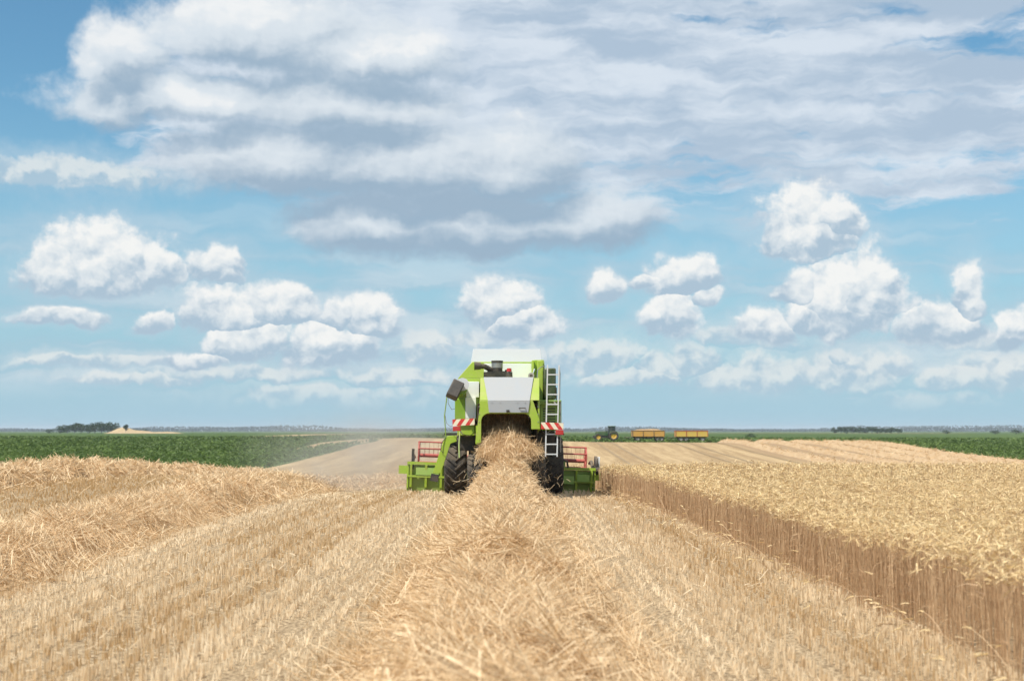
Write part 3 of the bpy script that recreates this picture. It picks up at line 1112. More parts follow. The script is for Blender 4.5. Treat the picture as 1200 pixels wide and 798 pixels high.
def build_combine():
    R = combine
    # --- straw hood at the rear: frame with an arched mouth, sides, slanted top
    b = MB()
    arch = arch_outline(-.70, .62, 2.215, 1.45, .20)
    na = len(arch)
    th = .10
    # rear frame as a strip of quads between the arch and the outer outline
    outer = []
    for (x, z) in arch:
        if z < 1.46:
            outer.append((-.86 if x < 0 else .86, 1.42 if x < 0 else 1.80))
        elif z < 2.10 and x < -.5:
            outer.append((-.86 + (z - 1.45) * .16, z))
        elif z < 2.10 and x > .45:
            outer.append((.84, z))
        else:
            outer.append((max(-.735, min(.82, x * 1.12)), 2.56))
    arch2 = [(x, max(z, 1.42 if x < 0 else 1.80)) for (x, z) in arch]
    fr = [(x, 0, z) for (x, z) in arch2] + [(x, 0, z) for (x, z) in outer]
    bk = [(x, th, z) for (x, z) in arch2] + [(x, th, z) for (x, z) in outer]
    n2 = 2 * na
    fs = []
    for k in range(na - 1):
        fs.append((k, k + 1, na + k + 1, na + k))
        fs.append((n2 + k + 1, n2 + k, n2 + na + k, n2 + na + k + 1))
        fs.append((k + 1, k, n2 + k, n2 + k + 1))
        fs.append((na + k, na + k + 1, n2 + na + k + 1, n2 + na + k))
    fs += [(0, na, n2 + na, n2), (na - 1, n2 + na - 1, n2 + n2 - 1, n2 - 1) if False else (na - 1, n2 - 1, n2 + n2 - 1, n2 + na - 1)]
    b.add(fr + bk, fs)
    # slanted upper part (green shoulders) and the sides
    b.hexa([(-.735, 0, 2.563), (.84, 0, 2.563), (.84, .12, 2.563), (-.735, .12, 2.563)],
           [(-.72, .40, 3.18), (.86, .40, 3.18), (.86, .52, 3.18), (-.72, .52, 3.18)])
    for sx, xa in ((-1, -.85), (1, .85)):
        x0, x1 = (xa, xa + .05) if sx < 0 else (xa - .05, xa)
        zb = 1.45 if sx < 0 else 1.80
        b.hexa([(x0, .103, zb), (x1, .103, zb), (x1, 3.0, 1.5), (x0, 3.0, 1.5)], [(x0 + (.13 if sx < 0 else 0), .103, 2.55), (x1 + (.13 if sx < 0 else 0), .103, 2.55), (x1 + (.13 if sx < 0 else 0), 3.0, 3.15), (x0 + (.13 if sx < 0 else 0), 3.0, 3.15)])
    hood = b.build('straw_hood', M['lime'], R, bevel=.012)
    g = MB()
    g.hexa([(-.50, -.030, 2.24), (.54, -.030, 2.24), (.54, -.004, 2.24), (-.50, -.004, 2.24)], [(-.53, -.030, 2.55), (.585, -.030, 2.55), (.585, -.004, 2.55), (-.53, -.004, 2.55)])
    g.hexa([(-.53, -.026, 2.554), (.585, -.026, 2.554), (.585, .0, 2.575), (-.53, .0, 2.575)],
           [(-.635, .370, 3.19), (.70, .370, 3.19), (.70, .398, 3.20), (-.635, .398, 3.20)])
    g.build('hood_cover', M['grey'], hood, bevel=.008)
    k = MB()
    k.box(-.04, .04, -.075, -.032, 2.24, 2.31)
    k.build('latch', M['black'], hood)
    # bolts along the hood edges, a small grab handle
    k = MB()
    for x in (-.76, .80):
        for z in (2.0, 2.2, 2.4):
            k.cyl((x, -.012, z), (x, .004, z), .016, .016, 8)
    for x in (-.42, -.2, .26, .46):
        k.cyl((x, -.040, 2.50), (x, -.028, 2.50), .013, .013, 8)
    for o in k.build_each('bolt', M['steel'], hood):
        pass
    k = MB()
    k.tube([(.30, -.03, 2.36), (.30, -.075, 2.36), (.46, -.075, 2.36), (.46, -.03, 2.36)], .012, 6)
    k.build('handle', M['black'], hood)
    # legs under the left side of the mouth, and the flap hinges
    l = MB()
    l.hexa([(-.84, .12, .98 + .42), (-.74, .12, 1.40), (-.74, .34, 1.40), (-.84, .34, 1.40)], [(-.845, .105, 1.9), (-.72, .105, 1.9), (-.72, .34, 1.9), (-.845, .34, 1.9)])
    l.build('side_skirt', M['lime'], hood)
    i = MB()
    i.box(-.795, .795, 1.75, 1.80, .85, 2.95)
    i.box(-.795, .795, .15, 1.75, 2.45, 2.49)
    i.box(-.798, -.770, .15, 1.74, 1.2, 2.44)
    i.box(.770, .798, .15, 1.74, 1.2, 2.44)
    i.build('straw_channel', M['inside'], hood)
    # --- chassis and threshing body
    c = MB()
    c.box(-.79, .79, 2.9, 6.0, .95, 2.55)
    c.box(-.60, .60, 1.2, 3.0, .80, 1.12)
    c.build_each('chassis', M['dark'], R)
    d = MB()
    d.box(-1.36, -.74, 1.55, 5.3, 2.09, 3.16)
    d.box(-1.34, -.865, 1.60, 5.3, 1.66, 2.085)
    d.box(.865, 1.43, 1.30, 5.3, 1.80, 2.56)
    d.box(.865, 1.02, 1.60, 5.3, 2.56, 3.72)
    d.box(-.715, .85, .53, 2.4, 3.10, 3.16)
    d.build_each('side_panel', M['lime'], R, bevel=.015)
    p = MB()
    p.box(.93, 1.40, 1.275, 1.297, 1.82, 2.54)
    p.box(1.42, 1.50, 1.20, 2.9, 1.84, 2.62)
    p.build_each('service_door', M['lime_pale'], R, bevel=.01)
    for k_ in range(6):
        w = MB()
        w.box(1.0, 1.33, 1.262, 1.274, 2.02 + k_ * .07, 2.05 + k_ * .07)
        w.build('louvre', M['dark'], R)
    w = MB()
    w.box(-1.10, -.745, 1.46, 1.545, 2.70, 3.13)
    w.box(-1.12, -.83, 1.40, 1.545, 2.12, 2.695)
    w.build_each('metal_shield', M['metal'], R, bevel=.008)
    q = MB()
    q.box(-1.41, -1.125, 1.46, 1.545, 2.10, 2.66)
    q.build('hatch', M['lime_shaded'], R, bevel=.01)
    s = MB()
    s.box(.80, 1.46, .85, 1.26, 2.575, 2.605)
    s.box(.80, 1.44, .95, 1.26, 2.50, 2.57)
    s.build('service_platform', M['lime_pale'], R)
    # --- grain tank
    t = MB()
    y0, y1 = 2.42, 5.0
    t.hexa([(-1.36, y0, 2.6), (1.10, y0, 2.6), (1.10, y1, 2.6), (-1.36, y1, 2.6)], [(-1.33, y0, 3.27), (1.12, y0, 3.27), (1.12, y1, 3.27), (-1.33, y1, 3.27)])
    t.hexa([(-1.33, y0, 3.272), (1.12, y0, 3.272), (1.12, y1, 3.272), (-1.33, y1, 3.272)], [(-.93, y0 + .02, 3.74), (1.10, y0 + .02, 3.74), (1.10, y1, 3.74), (-.93, y1, 3.74)])
    tank = t.build('grain_tank', M['lime'], R, bevel=.012)
    u = MB()
    u.box(-.60, .75, y0 - .03, y0 - .004, 3.19, 3.69)
    u.build('rear_shield', M['metal'], tank, bevel=.006)
    v = MB()
    v.hexa([(-1.00, 3.22, 3.56), (1.08, 3.22, 3.56), (1.08, 3.25, 3.56), (-1.00, 3.25, 3.56)], [(-.90, 3.46, 4.17), (1.05, 3.46, 4.17), (1.05, 3.49, 4.17), (-.90, 3.49, 4.17)])
    v.hexa([(-.99, 4.95, 3.70), (1.10, 4.95, 3.70), (1.10, 4.99, 3.70), (-.99, 4.99, 3.70)], [(-.89, 5.2, 4.10), (1.05, 5.2, 4.10), (1.05, 5.24, 4.10), (-.89, 5.24, 4.10)])
    v.build_each('tank_flap', M['cover'], tank, bevel=.006)
    gp = MB()
    gp.box(.72, .78, 1.75, 2.38, 3.18, 3.74)
    gp.box(.785, 1.06, 1.9, 2.40, 3.0, 3.76)
    gp.build_each('tank_corner_post', M['lime'], tank, bevel=.01)
    # --- engine deck: intake drum, ducts, filter with a red cap, silver work lamp
    e = MB()
    e.cyl((-.245, 1.7, 3.18), (-.245, 1.7, 3.66), .15, .15, 20)
    e.cyl((-.245, 1.7, 3.66), (-.245, 1.7, 3.72), .165, .165, 20)
    e.box(-.52, .02, 1.45, 2.0, 3.18, 3.42)
    e.tube([(-.72, 1.6, 3.56), (-.60, 1.62, 3.56), (-.48, 1.65, 3.50), (-.36, 1.7, 3.44)], .075, 10)
    e.cyl((-.88, 1.6, 3.57), (-.70, 1.6, 3.57), .115, .10, 16)
    e.box(-.62, -.46, 1.5, 1.8, 3.18, 3.40)
    eng = e.build('engine', M['black'], R)
    a = MB()
    a.cyl((-.245, 1.7, 3.52), (-.245, 1.7, 3.655), .158, .158, 20)
    a.build('intake_screen', M['steel'], eng)
    f = MB()
    f.cyl((.08, 1.5, 3.18), (.08, 1.5, 3.40), .10, .09, 14)
    f.tube([(-.02, 1.6, 3.44), (.04, 1.55, 3.46), (.10, 1.5, 3.40)], .03, 8)
    fo = f.build('filter', M['dark'], R)
    f = MB()
    f.cyl((.08, 1.5, 3.41), (.08, 1.5, 3.50), .075, .06, 14)
    f.build('cap', M['lamp_red'], fo)
    h = MB()
    h.cyl((.655, .80, 3.26), (.655, 1.0, 3.27), .085, .06, 18)
    h.tube([(.66, 1.0, 3.27), (.72, 1.05, 3.35), (.76, 1.1, 3.46)], .015, 6)
    h.build('work_lamp', M['silver'], R)
    h = MB()
    h.cyl((.655, .793, 3.26), (.655, .799, 3.26), .045, .045, 14)
    h.build('work_lamp_glass', M['dark'], R)
    # --- hand rails on the right
    h = MB()
    h.tube([(.80, .92, 2.61), (.815, .92, 3.1), (.84, .95, 3.42), (.92, 1.0, 3.50), (1.02, .70, 3.52)], .014, 6)
    h.tube([(1.42, .7, 2.61), (1.43, .7, 3.3), (1.39, .4, 3.50)], .014, 6)
    h.tube([(1.45, .9, 1.2), (1.45, .9, 2.58)], .016, 6)
    h.build_each('hand_rail', M['steel'], R)
    # fuel tank behind the ladder
    h = MB()
    h.box(1.03, 1.36, 1.32, 2.6, 2.64, 3.50)
    h.build('fuel_tank', M['tank'], R, bevel=.04)
    # --- ladder
    b = MB()
    def lad(t):      # from top to bottom, leaning a little
        return Vector((1.055 - .065 * t, -.02 - .06 * t, 3.50 - 2.42 * t))
    for off in (0, .305):
        pa, pb = lad(0) + Vector((off, 0, 0)), lad(1) + Vector((off, 0, 0))
        b.hexa([(pb.x - .016, pb.y - .03, pb.z), (pb.x + .016, pb.y - .03, pb.z), (pb.x + .016, pb.y + .03, pb.z), (pb.x - .016, pb.y + .03, pb.z)],
               [(pa.x - .016, pa.y - .03, pa.z), (pa.x + .016, pa.y - .03, pa.z), (pa.x + .016, pa.y + .03, pa.z), (pa.x - .016, pa.y + .03, pa.z)])
    ladder = b.build('ladder', M['white'], R)
    for k in range(9):
        t = .105 + k * .1085
        pp = lad(t)
        b = MB()
        b.box(pp.x + .014, pp.x + .291, pp.y - .028, pp.y + .028, pp.z - .016, pp.z + .016)
        b.build('rung', M['white'], ladder)
    b = MB()
    b.tube([(1.06, -.0, 2.45), (1.06, .9, 2.56)], .02, 6)
    b.tube([(1.28, -.0, 2.45), (1.28, .9, 2.56)], .02, 6)
    b.build_each('ladder_bracket', M['steel'], ladder)
    # --- warning boards with red rear lamps
    for sd, x, z, tilt in ((-1, -1.17, 1.995, -3.0), (1, 1.165, 1.885, 2.0)):
        b = MB()
        b.box(-.295, .295, -.012, .012, -.088, .088)
        wb = b.build('warning_board', stripe_mat('hazard_stripes', -sd), R)
        wb.location = (x, -.16 if sd > 0 else .30, z)
        wb.rotation_euler = (0, rad(tilt), 0)
        b = MB()
        lx = -.19 if sd < 0 else .20
        b.box(lx - .105, lx + .105, -.02, .05, -.225, -.10)
        b.build('rear_lamp', M['lamp_red'], wb, bevel=.01)
        b = MB()
        b.tube([(.10 * -sd, .02, 0), (.10 * -sd, .5, .02), (.15 * -sd, 1.25, .0)], .022, 6)
        b.build('board_arm', M['dark'], wb)
    # --- mirror on the right side
    b = MB()
    b.box(1.475, 1.50, 3.2, 3.42, 2.66, 3.05)
    b.tube([(1.12, 3.6, 3.0), (1.487, 3.31, 3.05)], .015, 6)
    b.build('mirror', M['black'], R)
    # --- unloading auger folded back along the left side
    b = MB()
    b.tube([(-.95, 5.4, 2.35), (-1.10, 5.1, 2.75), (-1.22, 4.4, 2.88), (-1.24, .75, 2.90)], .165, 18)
    aug = b.build('unloading_auger', M['lime_shaded'], R)
    b = MB()
    b.cyl((-1.20, .70, 3.02), (-1.20, .76, 3.02), .175, .175, 22)
    b.build('end_plate', M['white'], aug)
    b = MB()
    ry = Matrix.Rotation(rad(26), 3, 'Y') @ Matrix.Rotation(rad(-14), 3, 'X')
    b.box(-1.56, -1.24, .44, .82, 2.63, 3.10, ry)
    b.build('spout', M['chute'], aug, bevel=.03)
    # --- cab at the front
    b = MB()
    b.hexa([(-.85, 5.15, 1.75), (.85, 5.15, 1.75), (.85, 6.6, 1.75), (-.85, 6.6, 1.75)], [(-.90, 5.12, 3.50), (.90, 5.12, 3.50), (.90, 6.9, 3.50), (-.90, 6.9, 3.50)])
    cab = b.build('cab', M['glass'], R, bevel=.03)
    b = MB()
    b.box(-.98, .98, 5.05, 7.05, 3.505, 3.68)
    b.build('roof', M['white'], cab, bevel=.05)
    b = MB()
    for x in (-.9, .9):
        for (ya, yb) in ((5.13, 5.11), (6.58, 6.92)):
            b.tube([(x * .95, ya, 1.76), (x, yb, 3.5)], .045, 6)
    b.build_each('pillar', M['lime'], cab)
    # --- wheels
    for sd in (-1, 1):
        make_wheel(R, (sd * 1.40, 4.5, .83), .83, .66, 20, .045, M['lime_dusty'], sd)
        make_wheel(R, (sd * .86, 1.55, .56), .56, .42, 18, .035, M['lime_dusty'], sd)
    b = MB()
    b.box(-.66, .66, 1.46, 1.64, .50, .68)
    b.box(-.13, .13, 1.3, 1.8, .66, .9)
    b.build_each('rear_axle', M['dark'], R)
    b = MB()
    b.box(-1.10, 1.10, 4.36, 4.66, .68, .98)
    b.box(-1.02, -.76, 4.0, 5.0, .70, 1.7)
    b.box(.76, 1.02, 4.0, 5.0, .70, 1.7)
    b.build_each('front_axle', M['dark'], R)
    b = MB()
    b.hexa([(-1.75, 3.7, 1.70), (-1.0, 3.7, 1.70), (-1.0, 5.3, 1.72), (-1.75, 5.3, 1.72)], [(-1.72, 3.7, 1.76), (-1.0, 3.7, 1.76), (-1.0, 5.3, 1.78), (-1.72, 5.3, 1.78)])
    b.hexa([(1.0, 3.7, 1.70), (1.75, 3.7, 1.70), (1.75, 5.3, 1.72), (1.0, 5.3, 1.72)], [(1.0, 3.7, 1.76), (1.72, 3.7, 1.76), (1.72, 5.3, 1.78), (1.0, 5.3, 1.78)])
    b.build_each('mudguard', M['dark'], R)
    # hoses and drive parts seen between body and wheels
    b = MB()
    b.box(-1.32, -.88, 2.2, 3.3, 1.25, 1.64)
    b.box(.88, 1.36, 2.0, 3.4, 1.20, 1.78)
    b.cyl((-1.36, 2.5, 1.45), (-1.28, 2.5, 1.45), .26, .26, 20)
    b.cyl((1.28, 2.5, 1.45), (1.38, 2.5, 1.45), .28, .28, 20)
    b.build_each('drive_housing', M['dark'], R)
    b = MB()
    b.tube([(-.90, .5, 1.72), (-1.0, .45, 1.62), (-1.2, .5, 1.68), (-1.33, 1.4, 1.9)], .013, 6)
    b.tube([(.64, .06, 2.2), (.56, .0, 2.12), (.60, .1, 2.05)], .012, 6)
    b.tube([(.88, .4, 1.85), (.95, .3, 1.72), (1.05, .4, 1.70), (1.2, 1.2, 1.8)], .013, 6)
    b.build_each('hose', M['black'], R)
    # --- bent arm on the left with its thin pole and wire
    b = MB()
    y = 2.0
    b.plate([(-1.36, y, 1.66), (-1.60, y, 1.66), (-1.70, y, 1.60), (-2.02, y, .62), (-1.80, y, .62), (-1.53, y, 1.44), (-1.36, y, 1.50)], .05, (0, -1, 0))
    arm = b.build('side_arm', M['lime'], R, bevel=.008)
    b = MB()
    b.box(-2.08, -1.86, y - .06, y + .12, .40, .60, Matrix.Rotation(rad(12), 3, 'Y'))
    b.build('foot_block', M['dark'], arm)
    b = MB()
    b.tube([(-1.66, y, 1.62), (-1.70, y, 2.2), (-1.62, y, 2.86), (-1.57, y, 2.88)], .016, 6)
    b.tube([(-1.28, .45, 1.05), (-1.29, .6, 1.4), (-1.27, .9, 1.75)], .02, 6)
    b.build_each('marker_pole', M['lime_dusty'], arm)
    b = MB()
    b.tube([(-1.60, y, 2.84), (-1.60, y - .1, 2.55), (-1.50, y - .2, 2.38), (-1.38, y - .3, 2.40), (-1.33, y - .35, 2.62)], .008, 5)
    b.tube([(-1.69, y, 2.25), (-1.64, y - .1, 2.0), (-1.52, y - .2, 1.90), (-1.40, y - .3, 1.98)], .008, 5)
    b.tube([(-1.66, y, 1.62), (-1.78, y - .05, 1.45), (-1.80, y - .05, 1.25), (-1.72, y - .05, 1.18)], .010, 5)
    b.build_each('cable', M['black'], arm)
    # --- cutting header, tilted a little on its pivot
    header = empty('header', (0, 6.3, -.10))
    header.parent = R
    header.rotation_euler = (0, rad(2.1), 0)
    b = MB()
    x0, x1 = -2.92, 2.84
    b.hexa([(x0, .10, .03), (x1, .10, .03), (x1, .16, .03), (x0, .16, .03)], [(x0, 0, .84), (x1, 0, .84), (x1, .06, .84), (x0, .06, .84)])
    b.box(x0, x1, .165, 1.35, .10, .15)
    b.build('table', M['lime_dusty'], header)
    b = MB()
    b.box(x0, x1, -.06, .06, .845, .93)
    for k in range(13):
        x = x0 + .12 + k * (x1 - x0 - .24) / 12
        b.hexa([(x - .035, -.02, .16), (x + .035, -.02, .16), (x + .035, .095, .16), (x - .035, .095, .16)], [(x - .035, -.09, .84), (x + .035, -.09, .84), (x + .035, -.003, .84), (x - .035, -.003, .84)])
    b.box(x0, x1, -.06, .0, .46, .52)
    b.build('table_frame', M['lime'], header)
    b = MB()
    b.box(-2.65, -1.95, -.075, -.045, .53, .76)
    b.box(-1.75, -1.30, -.075, -.045, .20, .42)
    b.box(1.78, 2.18, -.10, -.03, .42, .66)
    b.box(2.28, 2.66, -.09, -.03, .50, .72)
    b.build_each('cover_plate', M['lime_pale'], header)
    for x in (x0, x1):
        b = MB()
        sd = -1 if x < 0 else 1
        b.plate([(x, -.02, .12), (x, 1.4, .10), (x, 2.1, .16), (x, 2.12, .26), (x, 1.3, .70), (x, .6, .86), (x, -.02, .84)], .05, (sd, 0, 0))
        b.box(min(x, x + sd * .26), max(x, x + sd * .26), .10, .55, .55, .80)
        b.build('crop_divider', M['lime'], header)
    b = MB()
    b.cyl((x0 + .06, .55, .42), (x1 - .06, .55, .42), .17, .17, 18)
    for k in range(150):
        a = k * .55
        xk = x0 + .12 + k * (x1 - x0 - .24) / 149
        b.box(xk - .012, xk + .012, .55 + .17 * math.cos(a) - .06, .55 + .17 * math.cos(a) + .06, .42 + .17 * math.sin(a) - .06, .42 + .17 * math.sin(a) + .06)
    b.build('header_auger', M['steel'], header)
    # reel with six tined bats
    Rr = .42
    reel_at = Vector((0, 1.25, 1.13))
    b = MB()
    b.cyl((-2.62, 0, 0), (2.62, 0, 0), .06, .06, 10)
    for x in (-2.62, -1.32, 0, 1.32, 2.62):
        ring = []
        for k in range(6):
            a = rad(60 * k + 30)
            b.tube([(x, 0, 0), (x, Rr * math.cos(a), Rr * math.sin(a))], .022, 6)
            a2 = a + rad(60)
            b.tube([(x, Rr * math.cos(a), Rr * math.sin(a)), (x, Rr * math.cos(a2), Rr * math.sin(a2))], .022, 6)
        b.box(x - .03, x + .03, -.05, .05, -.43, .43)
    b.build('reel_spider', M['red'], header).location = reel_at
    for k in range(6):
        a = rad(60 * k + 30)
        yy, zz = Rr * math.cos(a), Rr * math.sin(a)
        b = MB()
        b.tube([(-2.64, yy, zz), (2.64, yy, zz)], .024, 8)
        for q in range(38):
            x = -2.58 + q * .1395
            b.tube([(x, yy, zz), (x, yy + .02, zz - .09), (x + .006, yy + .05, zz - .19)], .005, 4)
        b.build('bat', M['red'], header).location = reel_at
    for sd in (-1, 1):
        b = MB()
        b.tube([(sd * 2.76, .1, .90), (sd * 2.76, .75, 1.12), (sd * 2.76, 1.35, 1.06)], .05, 8)
        b.box(sd * 2.76 - .04, sd * 2.76 + .04, -.02, .08, .7, 1.32 if sd < 0 else 1.0)
        b.build('reel_arm', M['dark'], header)
    b = MB()
    b.cyl((2.83, .35, 1.0), (2.90, .35, 1.0), .30, .30, 24)
    b.cyl((2.78, .15, .85), (2.93, .15, .85), .14, .14, 16)
    b.build('drive_wheel', M['dark'], header)
    b = MB()
    b.box(2.935, 2.975, .12, .60, .74, 1.28)
    b.build('guard', M['white'], header, bevel=.02)
    b = MB()
    b.tube([(1.70, -.1, .78), (1.70, -.12, 1.05), (1.80, -.12, 1.16), (1.95, -.1, 1.10), (1.99, -.05, .92)], .035, 8)
    b.build('hydraulic_hose', M['black'], header)
    b = MB()
    b.box(1.62, 1.90, -.14, .0, .935, 1.10)
    b.build('valve_block', M['lime_dusty'], header)
    # feeder house from header to body
    b = MB()
    b.hexa([(-.62, 5.2, 1.0), (.62, 5.2, 1.0), (.62, 6.29, .25), (-.62, 6.29, .25)], [(-.62, 5.2, 1.7), (.62, 5.2, 1.7), (.62, 6.29, .78), (-.62, 6.29, .78)])
    b.build('feeder_house', M['lime_dusty'], R)


build_combine()


# ------------------------------------------------------------------ straw pouring out of the hood
def make_falling_straw():
    st = Stuff()
    n = 12000
    t = rng.random(n) ** .85                      # 0 at the mouth, 1 on the heap
    half = np.interp(t, [0, .25, .42, .52, .60, .68, .85, 1], [.52, .52, .66, .86, .76, .38, .36, .80])
    s = rng.uniform(-1, 1, n)
    s = np.sign(s) * np.abs(s) ** 1.15
    # lumps and tails
    x = s * half * (1 + .25 * (vnoise(t * 9, s * 4, 91) - .5))
    y = np.interp(t, [0, .25, .6, 1], [1.25, .55, .0, -.55]) + rng.normal(0, .17, n) - .30 * (1 - s * s) * t
    z = np.interp(t, [0, .2, .45, .7, 1], [1.70, 1.60, 1.32, 1.00, .42]) + .10 * (1 - np.abs(s)) + rng.normal(0, .09, n) + .14 * (vnoise(s * 5, t * 7, 95) - .5)
    a = rng.normal(0, .55, n)
    fall = rng.normal(-.9, .75, n)
    d = unit(np.stack([np.sin(a) + .5 * s, -np.abs(np.cos(a)) * .55, fall], -1))
    k = rng.random(n) < .35
    d[k] = unit(rng.normal(size=(int(k.sum()), 3)))
    L = rng.uniform(.14, .42, n)
    c, sn = math.cos(YAW), math.sin(YAW)
    p = np.stack([CX + x * c - y * sn, CY + x * sn + y * c, z], -1)
    V, Q = ribbons(p - d * (L * .5)[:, None], d, L, .0075 * rng.uniform(.7, 1.5, n), rng.normal(0, .05, (n, 3)), 3)
    tone = np.clip(.48 + .22 * rng.normal(size=n) * .9 + .35 * (vnoise(x * 5, z * 4, 97) - .5), 0, 1)
    st.add(V, Q, tone)
    # stray stems thrown around the stream and against the wheels
    n = 380
    x = rng.normal(0, .58, n); y = rng.normal(-.1, .45, n); z = .42 + np.abs(rng.normal(0, .42, n)) * np.clip(1.5 - np.abs(x), .15, 1.2)
    d = unit(rng.normal(size=(n, 3)))
    p = np.stack([CX + x, CY + y, z], -1)
    V, Q = ribbons(p, d, rng.uniform(.06, .20, n), np.full(n, .007), rng.normal(0, .04, (n, 3)), 2)
    st.add(V, Q, np.clip(rng.normal(.6, .2, n), 0, 1))
    # curtain of chaff at the back of the mouth, hood shade put into its tone
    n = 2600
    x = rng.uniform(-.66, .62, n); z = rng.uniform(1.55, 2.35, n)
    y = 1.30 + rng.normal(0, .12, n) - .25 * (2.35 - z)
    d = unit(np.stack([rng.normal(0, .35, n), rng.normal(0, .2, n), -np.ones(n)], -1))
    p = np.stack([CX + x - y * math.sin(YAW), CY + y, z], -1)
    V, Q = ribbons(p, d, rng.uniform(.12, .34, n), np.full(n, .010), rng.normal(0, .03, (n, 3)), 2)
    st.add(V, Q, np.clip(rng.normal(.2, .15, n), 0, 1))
    # denser core of the stream
    ns, nt = 17, 26
    T_, S_ = np.meshgrid(np.linspace(0, 1, nt), np.linspace(-1, 1, ns), indexing='ij')
    half = np.interp(T_, [0, .30, .52, .62, .8, 1], [.46, .46, .52, .56, .26, .50])
    X = S_ * half * .92
    Y = np.interp(T_, [0, .25, .6, 1], [1.36, .65, .14, -.40]) + .16 * S_ ** 2 - .10 * (fbm(S_ * 4, T_ * 7, 99) - .5)
    Z = np.interp(T_, [0, .2, .45, .7, 1], [1.56, 1.48, 1.22, .90, .26]) - .16 * S_ ** 2 + .20 * (fbm(S_ * 5, T_ * 8, 101) - .5)
    P = np.stack([CX + X * c - Y * sn, CY + X * sn + Y * c, Z], -1).reshape(-1, 3)
    idx = np.arange(nt * ns).reshape(nt, ns)
    Q = np.stack([idx[:-1, :-1], idx[:-1, 1:], idx[1:, 1:], idx[1:, :-1]], -1).reshape(-1, 4)
    st.add(P, Q, np.clip(.4 + .6 * (fbm(X.ravel() * 9, Z.ravel() * 9, 103) - .5), 0, 1), 1)
    o = st.build('falling_straw', [M_STRAW, M_CORE])
    tag(o, 'loose straw pouring from the rear mouth of the combine onto the windrow', 'straw', kind='stuff')


make_falling_straw()


# ------------------------------------------------------------------ tractor and two grain trailers on the field road beyond the rise
M['green_dark'] = paint('tractor_green', (.018, .085, .022), .4, 0, .15)
M['yellow'] = paint('yellow_enamel', (.62, .36, .02), .42, 0, .18)
M['trailer'] = paint('ochre_trailer_side', (.60, .30, .045), .5, 0, .25)
M['trailer_b'] = paint('yellow_trailer_side', (.66, .42, .06), .5, 0, .25)
M['rim_brown'] = paint('brown_rim', (.16, .07, .03), .6, 0, .2)
M['red_dull'] = paint('dull_red_rim', (.42, .05, .03), .5, 0, .15)


def px_x(px, y):
    return (px - 600.0) / FPX * y


def simple_wheel(parent, c, R, w, rim_mat, axis='y'):
    """wheel whose axle points along the world Y of its vehicle's frame (vehicle drawn along X)"""
    t = MB()
    t.lathe_x((0, 0, 0), [(-w * .4, R * .58), (-w / 2, R * .75), (-w / 2, R * .9), (-w * .38, R), (w * .38, R), (w / 2, R * .9), (w / 2, R * .75), (w * .4, R * .58)], 26)
    for k in range(18):
        a = k * math.pi / 9
        t.box(-w * .45, w * .45, R - .02, R + .035, -.035, .035, Matrix.Rotation(a, 3, 'X'), (0, 0, 0))
    wo = t.build('wheel', M['rubber'], parent)
    wo.location = c
    wo.rotation_euler = (0, 0, rad(90))
    r = MB()
    r.lathe_x((0, 0, 0), [(-w * .40, R * .59), (-w * .25, R * .52), (-w * .15, R * .2), (-w * .3, R * .14), (-w * .3, .001)], 22)
    r.lathe_x((0, 0, 0), [(w * .40, R * .59), (w * .25, R * .52), (w * .15, R * .2), (w * .3, R * .14), (w * .3, .001)], 22)
    r.build('rim', rim_mat, wo)
    return wo


def make_tractor(loc, rz):
    t = empty('tractor', loc, rz)
    tag(t, 'green farm tractor with yellow wheels standing at the head of the trailers', 'tractor')
    b = MB()
    b.box(-2.3, .1, -.36, .36, 1.0, 1.62)
    b.hexa([(-2.3, -.36, 1.622), (.1, -.36, 1.622), (.1, .36, 1.622), (-2.3, .36, 1.622)], [(-2.2, -.30, 1.78), (.1, -.32, 1.90), (.1, .32, 1.90), (-2.2, .30, 1.78)])
    b.build('bonnet', M['green_dark'], t, bevel=.04)
    b = MB()
    b.box(-2.2, 1.1, -.26, .26, .55, .99)
    b.box(-2.75, -2.3, -.40, .40, .55, .95)
    b.box(1.1, 1.7, -.3, .3, .6, .85)
    b.build('chassis', M['dark'], t)
    b = MB()
    b.hexa([(.12, -.72, 1.2), (1.45, -.80, 1.3), (1.45, .80, 1.3), (.12, .72, 1.2)], [(.20, -.70, 2.75), (1.40, -.72, 2.75), (1.40, .72, 2.75), (.20, .70, 2.75)])
    cab = b.build('cab', M['glass'], t, bevel=.03)
    b = MB()
    b.box(.08, 1.55, -.80, .80, 2.755, 2.92)
    b.build('roof', M['green_dark'], cab, bevel=.05)
    b = MB()
    for (x, xt) in ((.12, .20), (1.45, 1.40), (.85, .85)):
        for s in (-1, 1):
            b.tube([(x, s * .76, 1.25), (xt, s * .73, 2.75)], .045, 6)
    b.build_each('pillar', M['dark'], cab)
    b = MB()
    for s in (-1, 1):
        b.hexa([(.2, s * .78, 1.30), (1.95, s * .78, 1.30), (1.95, s * 1.22, 1.30), (.2, s * 1.22, 1.30)], [(.45, s * .78, 1.86), (1.7, s * .78, 1.86), (1.7, s * 1.22, 1.86), (.45, s * 1.22, 1.86)])
    b.build_each('mudguard', M['green_dark'], t, bevel=.03)
    b = MB()
    b.tube([(-.3, -.42, 1.8), (-.3, -.42, 2.85)], .05, 8)
    b.build('exhaust', M['black'], t)
    t.scale = (.98, .98, .92)
    for s in (-1, 1):
        simple_wheel(t, (1.1, s * 1.0, .92), .92, .52, M['yellow'])
        simple_wheel(t, (-1.75, s * .92, .66), .66, .42, M['yellow'])
    return t


